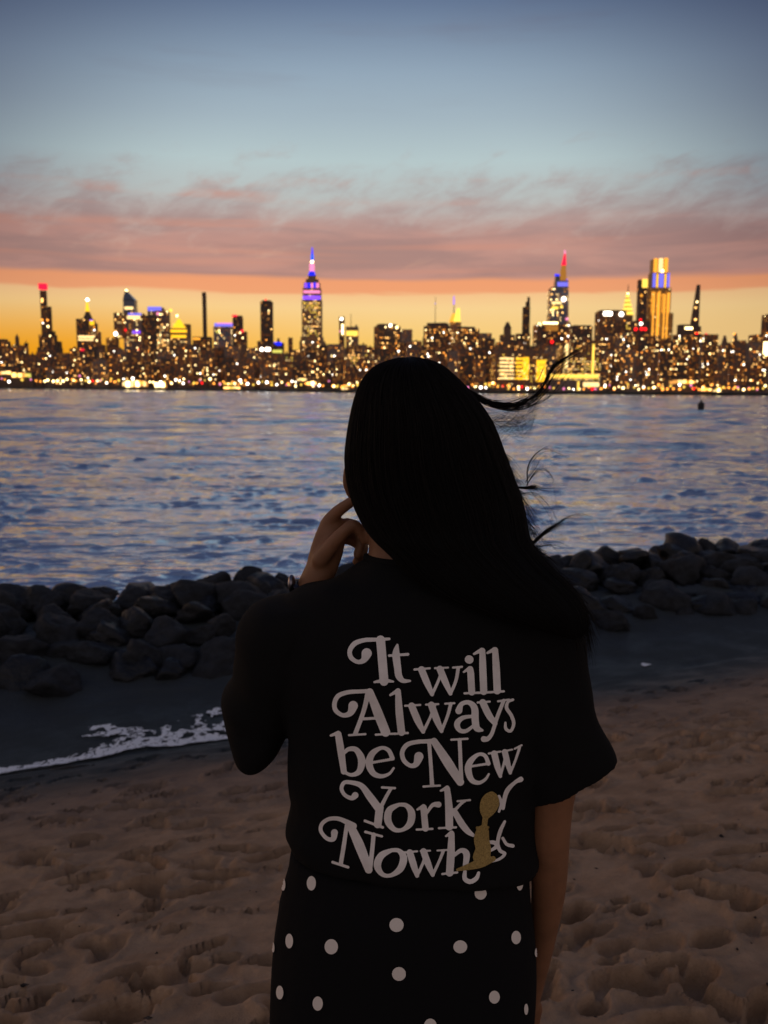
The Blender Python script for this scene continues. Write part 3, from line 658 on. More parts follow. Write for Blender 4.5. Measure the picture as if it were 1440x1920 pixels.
B('lit_corner_block', 'narrow block with a yellow-green lit corner beside the yellow-green crown', 950, BR, rot=.0).tier(532, 550, 668, win=.5, pal='lime').done()
B('lit_hall', 'low wide block with rows of yellow windows left of the head', 1100, TN, rot=.0).tier(640, 702, 664, win=.75, pal='yellow').done()
for i, (x0, x1, y0, y1, em, lb) in enumerate([
    (-10, 24, 694, 703, 'palegold', 'pale lit shed on the far shore at the left edge'), (26, 62, 698, 708, 'lime', 'dim greenish shed right of the shed at the left edge'),
    (233, 280, 713, 726, 'cream', 'brightest white glowing pier shed on the far shore at left'), (292, 314, 717, 727, 'cream', 'shorter white glowing shed right of the brightest pier shed'),
    (421, 452, 724, 731, 'yellow', 'low yellow glowing pier shed left of centre'), (558, 576, 709, 714, 'cream', 'white-roofed pavilion on the far shore below the purple-crowned skyscraper'),
    (576, 594, 714, 722, 'cream', 'bright white pavilion right of the white-roofed one'), (640, 656, 726, 731, 'palegold', 'small dim pier shed touching the hair at left'),
    (1252, 1300, 690 + 22, 720, 'orange', 'orange lit low block under the great golden tower'), (1313, 1334, 727, 733, 'yellow', 'yellow glowing shed behind the buoy'), (1336, 1350, 729, 735, 'cream', 'cream glowing shed right of the yellow one behind the buoy')]):
    Build('pier_shed', lb, shore_d((x0 + x1) / 2) + 18, DK, 0, cat='shed').tier(x0 - 2, x1 + 2, y0 - 1.5, k=.35).panels(x0, x1, y0, y1, em).done()
# tall pale flagpole-like mast on the right shore
s = Build('mast_block', 'low block with a tall pale thin mast behind the buoy', 620, BR, 0); s.tier(1296, 1326, 712, win=.2, k=.3).spire('mast', 1311, 3.0, 2.4, 712, 640, GR).done()

# lesser blocks: a middle row under the skyline and a lower row on the water
env_x = [-30, 0, 60, 120, 200, 280, 340, 400, 470, 540, 600, 640, 700, 760, 830, 900, 960, 1010, 1070, 1140, 1200, 1270, 1330, 1350, 1390, 1440, 1480]
env_y = [645, 645, 654, 660, 650, 652, 648, 650, 642, 654, 640, 646, 652, 640, 634, 638, 634, 640, 644, 622, 626, 630, 638, 652, 640, 636, 636]
LM.sort(); counts = {}
words = ['first', 'second', 'third', 'fourth', 'fifth', 'sixth', 'seventh', 'eighth', 'ninth', 'tenth', 'eleventh', 'twelfth']
def near(px): return min(LM, key=lambda q: abs(q[0] - px))[1]
todo = []
px = -34
while px < 1470:
    w = random.uniform(15, 34); ytop = np.interp(px + w / 2, env_x, env_y) + random.uniform(-5, 11)
    if 900 < px < 925: w = 22
    todo.append((px, px + w, ytop, random.uniform(1150, 1700), 'mid')); px += w * random.uniform(.72, .98)
px = -34
while px < 1470:
    w = random.uniform(16, 38); ytop = np.interp(px + w / 2, env_x, env_y) + random.uniform(20, 42)
    d = shore_d(px) + random.uniform(60, 240)
    if not (915 < px + w / 2 < 1128): todo.append((px, px + w, min(ytop, 700), d, 'low'))
    px += w * random.uniform(.75, 1.02)
for i, (x0, x1, yt, D, row) in enumerate(todo):
    xc = (x0 + x1) / 2; dens = .26 if xc > 1120 else .18
    if xc < 130: dens = .13
    k = (near(xc), row); counts[k] = counts.get(k, 0) + 1
    wd = words[counts[k] - 1]
    lab = ('%s dark block from the left in the middle row below the %s' if row == 'mid' else '%s low block from the left on the waterfront below the %s') % (wd, k[0])
    b_ = Build('apartment_block' if row == 'mid' else 'waterfront_block', lab, D, random.choice([DK, BR, BR, DK, GR]), group='lesser blocks of the far shore')
    if random.random() < .4 and x1 - x0 > 20:
        b_.tier(x0, x1, yt + random.uniform(4, 10), win=dens).tier(x0 + random.uniform(2, 6), x1 - random.uniform(2, 6), yt, win=dens * .6)
    else: b_.tier(x0, x1, yt, win=dens)
    if random.random() < .5:
        xt = random.uniform(x0 + 5, x1 - 5); b_.spire('roof_tank', xt, random.uniform(2, 5), random.uniform(1, 4), yt, yt - random.uniform(2, 5), DK)
    b_.done()

# lamps along the far shore
GLMP = 'lamps along the far shore'
lamp_me = {}
def lamp_mesh(em):
    if em in lamp_me: return lamp_me[em]
    V, Fc = [], []
    for z0, z1, w in ((-6, 0, .12),):
        for z in (z0, z1): V += [(-w, -w, z), (w, -w, z), (w, w, z), (-w, w, z)]
        Fc += [(0, 1, 5, 4), (1, 2, 6, 5), (2, 3, 7, 6), (3, 0, 4, 7)]
    nf = len(Fc); bm = bmesh.new(); bmesh.ops.create_icosphere(bm, subdivisions=1, radius=.9)
    n = len(V); V += [tuple(v.co) for v in bm.verts]; Fc += [[v.index + n for v in f.verts] for f in bm.faces]; bm.free()
    me = mesh('shore_lamp', V, Fc); me.materials.append(DK); me.materials.append(EMM[EI[em]])
    me.polygons.foreach_set('material_index', [0] * nf + [1] * (len(Fc) - nf)); lamp_me[em] = me; return me
lamp_lab = {'cream': 'small cream lamp in the row of lights along the far shore', 'white': 'small brilliant white lamp in the row of lights along the far shore',
            'yellow': 'small yellow lamp in the row of lights along the far shore', 'amber': 'small amber lamp in the row of lights along the far shore',
            'red': 'small red light in the row of lights along the far shore', 'pink': 'small pinkish lamp in the row of lights along the far shore'}
def lamp(px, py, em, r=1.0):
    D = shore_d(px) + 10; c = at_y(px, py, D)
    o = bpy.data.objects.new('shore_lamp', lamp_mesh(em)); COL.objects.link(o); o.location = c; k = r * D / F * 1.55 / .9; o.scale = (k, k, max(k, 0.1))
    tag(o, lamp_lab[em], 'lamp', GLMP)
rl = random.Random(12)
px = -6
while px < 1445:
    base = np.interp(px, [0, 360, 660, 1000, 1440], [716, 720, 726, 730, 731])
    for _ in range(1 if px < 60 else (2 if rl.random() < .45 else 1)):
        lamp(px + rl.uniform(-2, 2), base - abs(rl.gauss(0, 5)), rl.choice(['cream', 'cream', 'yellow', 'amber', 'amber', 'white', 'yellow', 'cream', 'red' if rl.random() < .4 else 'amber', 'pink']), rl.uniform(.9, 1.75))
    px += rl.uniform(6, 11)

# buoy
d = 112
base = at_z(1314, 772, WATER_Z); d = base.y
bu = bpy.data.objects.new('buoy', None); COL.objects.link(bu); bu.location = (base.x, d, WATER_Z)
tag(bu, 'small black channel buoy floating on the river at right', 'buoy')
bk = mat('black_paint', (.02, .02, .022), .6)
def lathe(prof, n=20):
    V, Fc = [], []
    for r, z in prof: V += [(r * math.cos(6.2832 * i / n), r * math.sin(6.2832 * i / n), z) for i in range(n)]
    for k in range(len(prof) - 1):
        for i in range(n): Fc.append((k * n + i, k * n + (i + 1) % n, (k + 1) * n + (i + 1) % n, (k + 1) * n + i))
    Fc += [tuple(range(n))[::-1], tuple((len(prof) - 1) * n + i for i in range(n))]
    return V, Fc
u = d / F
for nm, pr in (('float', [(5.5 * u, -.4), (6.6 * u, 0), (6.6 * u, 3 * u), (6 * u, 5 * u)]), ('tower', [(5.2 * u, 5 * u), (6.2 * u, 8 * u), (6.2 * u, 14 * u), (4.5 * u, 17 * u), (1.5 * u, 18.5 * u)]), ('lantern', [(1.5 * u, 18.5 * u), (1.6 * u, 21.5 * u), (.5 * u, 22.5 * u)])):
    V, Fc = lathe(pr); o = link(nm, mesh(nm, V, Fc), bk); o.parent = bu

# ------------------------------------------------------------------ person
NS = 28
def ring_loft(V, Fc, rings, n=NS, cap=True, power=2.0):
    """rings: (left point, right point, half depth vector) -> closed tube"""
    b = len(V)
    for L, Rr, dv in rings:
        c, ax = (L + Rr) / 2, (Rr - L) / 2
        for i in range(n):
            t = 2 * math.pi * i / n; cs, sn = math.cos(t), math.sin(t)
            if power != 2: cs = math.copysign(abs(cs) ** (2 / power), cs); sn = math.copysign(abs(sn) ** (2 / power), sn)
            V.append(c + ax * cs + dv * sn)
    m_ = len(rings)
    for k in range(m_ - 1):
        for i in range(n): Fc.append((b + k * n + i, b + k * n + (i + 1) % n, b + (k + 1) * n + (i + 1) % n, b + (k + 1) * n + i))
    Fc.append(tuple(b + i for i in range(n))[::-1]); Fc.append(tuple(b + (m_ - 1) * n + i for i in range(n)))
def cr(P, k=5):                                # Catmull-Rom through tuples
    P = [np.array(p, float) for p in P]; out = []
    for i in range(len(P) - 1):
        p0, p1, p2, p3 = P[max(i - 1, 0)], P[i], P[i + 1], P[min(i + 2, len(P) - 1)]
        for j in range(k):
            t = j / k
            out.append(.5 * (2 * p1 + (p2 - p0) * t + (2 * p0 - 5 * p1 + 4 * p2 - p3) * t * t + (3 * p1 - p0 - 3 * p2 + p3) * t ** 3))
    out.append(P[-1]); return out
def sil(V, Fc, tab, k=4, power=2.0, rnd=0):
    """tab rows: (xl, yl, xr, yr, depth centre, half depth): silhouette edges in the photo, at that distance"""
    rings = []
    for xl, yl, xr, yr, d, h in cr(tab, k): rings.append((at_y(xl, yl, d), at_y(xr, yr, d), Vector((0, h, 0))))
    ring_loft(V, Fc, rings, power=power)
def tube(V, Fc, pts, k=4, flat=1.0, n=18):
    """pts: (px, py, distance, width in px) -> round tapered tube with round ends"""
    P = cr(pts, k); C_ = [at_y(p[0], p[1], p[2]) for p in P]; r = [p[3] / 2 / F * p[2] for p in P]
    tube3(V, Fc, C_, r, flat, n)
def tube3(V, Fc, C_, r, flat=1.0, n=18):
    t0 = (C_[0] - C_[1]).normalized(); t1 = (C_[-1] - C_[-2]).normalized()
    C_ = [C_[0] + t0 * r[0] * q for q in (.98, .8, .45)] + C_ + [C_[-1] + t1 * r[-1] * q for q in (.45, .8, .98)]
    r = [r[0] * q for q in (.2, .6, .89)] + r + [r[-1] * q for q in (.89, .6, .2)]
    rings = []
    for i, c in enumerate(C_):
        t = (C_[min(i + 1, len(C_) - 1)] - C_[max(i - 1, 0)]).normalized()
        a = t.cross(Vector((0, 1, 0)))
        if a.length < .2: a = t.cross(Vector((1, 0, 0)))
        a.normalize(); b = t.cross(a).normalized()
        rings.append((c - a * r[i], c + a * r[i], b * r[i] * flat))
    ring_loft(V, Fc, rings, n)
def blob(V, Fc, c, rx, ry, rz, rot=None):
    bm = bmesh.new(); bmesh.ops.create_icosphere(bm, subdivisions=3, radius=1); b = len(V)
    for v in bm.verts:
        q = Vector((v.co.x * rx, v.co.y * ry, v.co.z * rz))
        if rot: q = rot @ q
        V.append(c + q)
    Fc += [tuple(b + v.index for v in f.verts) for f in bm.faces]; bm.free()
def fuse(name, V, Fc, vox, smooth=4, parent=None, m_=None, post=None):
    me = mesh(name, V, Fc); bm = bmesh.new(); bm.from_mesh(me); bmesh.ops.recalc_face_normals(bm, faces=bm.faces); bm.to_mesh(me); bm.free()
    o = bpy.data.objects.new(name, me); COL.objects.link(o)
    q = o.modifiers.new('r', 'REMESH'); q.mode = 'VOXEL'; q.voxel_size = vox
    if smooth: q = o.modifiers.new('s', 'SMOOTH'); q.iterations = smooth; q.factor = .5
    dg = bpy.context.evaluated_depsgraph_get(); dg.update()
    new = bpy.data.meshes.new_from_object(o.evaluated_get(dg)); bpy.data.objects.remove(o)
    if post: 
        nr = [v.normal.copy() for v in new.vertices]
        for v, nn in zip(new.vertices, nr): v.co += nn * post(v.co)
    new.name = name
    return link(name, new, m_, parent, smooth=True)

skin = mat('skin', (.23, .108, .055), .55, .35, bump=(220, .15, .001), vary=(18, .12))
sk_b = skin.node_tree.nodes['Principled BSDF']; sk_b.inputs['Subsurface Weight'].default_value = .12; sk_b.inputs['Subsurface Radius'].default_value = (.012, .005, .003); sk_b.inputs['Subsurface Scale'].default_value = .4
cloth = mat('black_cotton', (.0075, .0075, .008), .95, .12, bump=(320, .4, .001))
trous = mat('black_trouser_cloth', (.007, .007, .008), .95, .12, bump=(260, .4, .001))
hairm = mat('black_hair', (.003, .003, .0032), .7, .08)
hairs = mat('hair_strand', (.0065, .005, .0045), .6, .12)
D0 = 1.47
V, Fc = [], []
# head, face and ears (looking out over the river, a little to the left)
hc = at_y(772, 830, 1.475)
blob(V, Fc, hc, .083, .100, .112)
yaw = Matrix.Rotation(R(14), 3, 'Z')
def fp(x, y, z): return hc + yaw @ Vector((x, y, z))
blob(V, Fc, fp(0, .025, -.062), .064, .072, .070)
blob(V, Fc, fp(0, .070, -.112), .028, .024, .020)                # chin
tube3(V, Fc, [fp(0, .098, .008), fp(0, .108, -.018), fp(0, .118, -.040)], [.009, .011, .014])   # nose
for s_ in (-1, 1):
    blob(V, Fc, fp(.011 * s_, .108, -.042), .010, .010, .008)
    blob(V, Fc, fp(.030 * s_, .086, .022), .024, .012, .008)    # brow
    blob(V, Fc, fp(.045 * s_, .066, -.030), .022, .022, .018)   # cheek
    blob(V, Fc, fp(.084 * s_, -.004, -.020), .008, .018, .030)  # ear
    blob(V, Fc, fp(.083 * s_, .000, -.044), .007, .010, .011)
blob(V, Fc, fp(0, .094, -.074), .024, .012, .007); blob(V, Fc, fp(0, .092, -.086), .021, .012, .007)   # lips
tube(V, Fc, [(652, 880, 1.475, 16), (650, 905, 1.475, 17), (657, 930, 1.48, 13)])
# neck and trunk
sil(V, Fc, [(690, 940, 850, 940, 1.475, .055), (690, 1000, 850, 1000, 1.47, .055), (688, 1044, 858, 1044, 1.46, .055), (650, 1090, 910, 1090, 1.46, .06), (580, 1135, 985, 1135, 1.46, .07),
   (540, 1230, 1000, 1230, 1.46, .09), (560, 1380, 980, 1380, 1.47, .09), (575, 1500, 960, 1500, 1.475, .08), (555, 1600, 975, 1600, 1.48, .09), (540, 1720, 985, 1720, 1.48, .10), (545, 1790, 980, 1790, 1.48, .10)])
# legs and feet
GZ = ground_z(.03, 1.47) + .005
for s_ in (-1, 1):
    x = .03 + .095 * s_
    tube3(V, Fc, [Vector((x, 1.48, .80)), Vector((x, 1.475, .62)), Vector((x, 1.47, .44)), Vector((x, 1.49, .30)), Vector((x, 1.46, GZ + .09))], [.085, .074, .055, .053, .037])
    tube3(V, Fc, [Vector((x, 1.43, GZ + .035)), Vector((x + .008 * s_, 1.52, GZ + .038)), Vector((x + .02 * s_, 1.61, GZ + .022))], [.034, .036, .022], .8)
    for j in range(5):
        tube3(V, Fc, [Vector((x + .02 * s_ + (j - 2) * .015, 1.615 - abs(j - 1.5) * .006, GZ + .018)), Vector((x + .02 * s_ + (j - 2) * .016, 1.645 - abs(j - 1.5) * .008, GZ + .012))], [.010, .008], n=10)
# right arm hanging, hand resting on the front of the hip
tube(V, Fc, [(1010, 1150, 1.46, 105), (1035, 1300, 1.45, 98), (1040, 1440, 1.45, 92), (1032, 1520, 1.46, 86), (1030, 1580, 1.47, 80), (1029, 1660, 1.49, 70), (1018, 1750, 1.53, 56), (1002, 1830, 1.57, 48), (990, 1880, 1.60, 46)])
tube(V, Fc, [(990, 1890, 1.60, 62), (976, 1935, 1.62, 70), (966, 1965, 1.63, 62)], flat=.45)
for j in range(4):
    x0 = 992 - j * 17; tube(V, Fc, [(x0, 1955, 1.63, 17), (x0 - 6, 1992 + (4 if j in (1, 2) else -3), 1.635, 16), (x0 - 12, 2024 + (7 if j in (1, 2) else -6), 1.625, 14)], n=12)
tube(V, Fc, [(962, 1915, 1.63, 20), (944, 1945, 1.64, 18), (938, 1970, 1.64, 15)], n=12)
# left arm raised: elbow in the sleeve, forearm up, hand at the jaw
tube(V, Fc, [(570, 1175, 1.46, 84), (512, 1280, 1.50, 80), (484, 1372, 1.55, 74)])
tube(V, Fc, [(484, 1375, 1.55, 74), (508, 1290, 1.555, 72), (552, 1180, 1.545, 68), (585, 1105, 1.515, 62), (600, 1072, 1.51, 60)])
tube(V, Fc, [(600, 1075, 1.51, 60), (612, 1035, 1.51, 64), (622, 1000, 1.512, 58), (626, 988, 1.515, 46)], flat=.55)         # palm
tube(V, Fc, [(607, 1008, 1.520, 27), (612, 984, 1.515, 27), (630, 962, 1.51, 25), (651, 946, 1.50, 22), (664, 937, 1.495, 19)], n=14)   # forefinger to the ear
tube(V, Fc, [(600, 1050, 1.492, 34), (625, 1018, 1.482, 29), (648, 994, 1.476, 25), (664, 984, 1.474, 22), (677, 998, 1.478, 20), (682, 1014, 1.482, 18)], n=14)      # thumb
tube(V, Fc, [(628, 990, 1.525, 27), (650, 982, 1.525, 23), (668, 988, 1.522, 21), (678, 1014, 1.516, 20), (670, 1040, 1.512, 18)], n=14)   # middle
tube(V, Fc, [(630, 1000, 1.535, 26), (654, 994, 1.540, 22), (676, 1006, 1.536, 20), (682, 1032, 1.528, 19), (668, 1053, 1.522, 17)], n=14)   # ring
tube(V, Fc, [(628, 1012, 1.545, 23), (652, 1012, 1.550, 19), (674, 1026, 1.546, 17), (680, 1050, 1.538, 17), (666, 1068, 1.532, 15)], n=14)  # little
person = fuse('person', V, Fc, .0042, 3, None, skin)
tag(person, 'person seen from behind in black lettered t-shirt and polka-dot trousers, hand raised to face', 'person')
for s_ in (-1, 1):
    V, Fc = [], []; blob(V, Fc, fp(.031 * s_, .092, .006), .011, .009, .0075)
    link('eye', mesh('eye', V, Fc), mat('eye_white', (.5, .47, .44), .3), person, True)

# t-shirt
V, Fc = [], []
sil(V, Fc, [(541, 1572, 1002, 1612, 1.48, .125), (546, 1568, 1002, 1604, 1.48, .125), (540, 1556, 1000, 1570, 1.478, .124), (536, 1545, 1000, 1545, 1.477, .124), (543, 1526, 1000, 1526, 1.476, .123), (551, 1500, 1000, 1500, 1.474, .122), (545, 1470, 1000, 1470, 1.472, .122),
   (545, 1420, 1005, 1420, 1.47, .124), (542, 1365, 1012, 1365, 1.468, .126), (520, 1280, 1030, 1280, 1.466, .126), (508, 1210, 1050, 1210, 1.464, .12), (515, 1160, 1050, 1160, 1.462, .112), (535, 1130, 1025, 1120, 1.46, .10), (572, 1106, 985, 1092, 1.46, .092), (626, 1088, 925, 1068, 1.462, .080), (664, 1062, 900, 1056, 1.463, .074), (688, 1046, 885, 1048, 1.464, .072)], power=2.5)
# left sleeve, hanging loose past the elbow
sil(V, Fc, [(528, 1130, 640, 1140, 1.455, .070), (478, 1140, 600, 1200, 1.46, .085), (452, 1172, 575, 1270, 1.47, .09), (443, 1225, 560, 1310, 1.485, .09), (438, 1266, 552, 1335, 1.50, .09), (420, 1302, 546, 1355, 1.51, .09), (426, 1335, 543, 1366, 1.52, .088), (436, 1372, 534, 1380, 1.525, .085), (446, 1412, 512, 1408, 1.53, .075), (456, 1428, 500, 1424, 1.53, .06), (466, 1438, 486, 1437, 1.53, .04)], power=2.3)
# right sleeve
sil(V, Fc, [(930, 1125, 1010, 1105, 1.455, .075), (930, 1180, 1064, 1140, 1.455, .08), (935, 1240, 1088, 1185, 1.455, .08), (945, 1310, 1094, 1240, 1.455, .075), (960, 1390, 1108, 1310, 1.455, .07), (972, 1450, 1130, 1370, 1.455, .062), (984, 1500, 1152, 1418, 1.455, .055), (986, 1503, 1153, 1421, 1.455, .055)], power=2.6)
def folds(p):
    w = noise.noise(Vector((p.x * 5, p.y * 5, p.z * 9))) * .009 + noise.noise(Vector((p.x * 16 + p.z * 9, p.y * 10, p.z * 14))) * .005 + .003
    return w
shirt = fuse('t_shirt', V, Fc, .006, 6, person, cloth, folds)
shirt['label'] = 'loose black short-sleeved t-shirt printed with off-white lettering'
# collar rib
V, Fc = [], []
rings = []
nn = 40
for i in range(nn + 1):
    t = 2 * math.pi * i / nn; c = (at_y(686, 1048, 1.464) + at_y(880, 1051, 1.464)) / 2; hw = (at_y(880, 1050, 1.464) - at_y(686, 1050, 1.464)).x / 2
    rings.append(c + Vector((math.cos(t) * hw * .98, math.sin(t) * .066, .004 - .02 * (math.sin(t) > 0) * math.sin(t))))
tube3(V, Fc, rings, [.007] * len(rings), 1, 10)
link('collar', mesh('collar', V, Fc), cloth, shirt, True)

# trousers
V, Fc = [], []
sil(V, Fc, [(545, 1590, 985, 1600, 1.48, .115), (540, 1625, 990, 1640, 1.48, .125), (528, 1665, 994, 1690, 1.48, .135), (513, 1750, 1003, 1760, 1.48, .14), (507, 1840, 1006, 1840, 1.48, .14), (506, 1930, 1000, 1930, 1.48, .135), (512, 2000, 994, 2000, 1.48, .12), (540, 2040, 966, 2040, 1.48, .09)], power=2.3)
for s_ in (-1, 1):
    x = .03 + .105 * s_
    tube3(V, Fc, [Vector((x, 1.48, .66)), Vector((x, 1.478, .50)), Vector((x, 1.475, .30)), Vector((x, 1.47, GZ + .10))], [.112, .105, .095, .085])
pants = fuse('trousers', V, Fc, .008, 4, person, trous, lambda p: noise.noise(Vector((p.x * 9, p.y * 9, p.z * 4))) * .004)
pants['label'] = 'loose black trousers with large off-white polka dots'

dg = bpy.context.evaluated_depsgraph_get(); dg.update()
bv_shirt = BVHTree.FromObject(shirt, dg); bv_pants = BVHTree.FromObject(pants, dg)
def onto(bv, px, py, lift):
    h = bv.ray_cast(CAM, ray(px, py).normalized())
    if h[0] is None: return None
    n = h[1] if h[1].dot(ray(px, py)) < 0 else -h[1]
    return h[0] + n * lift

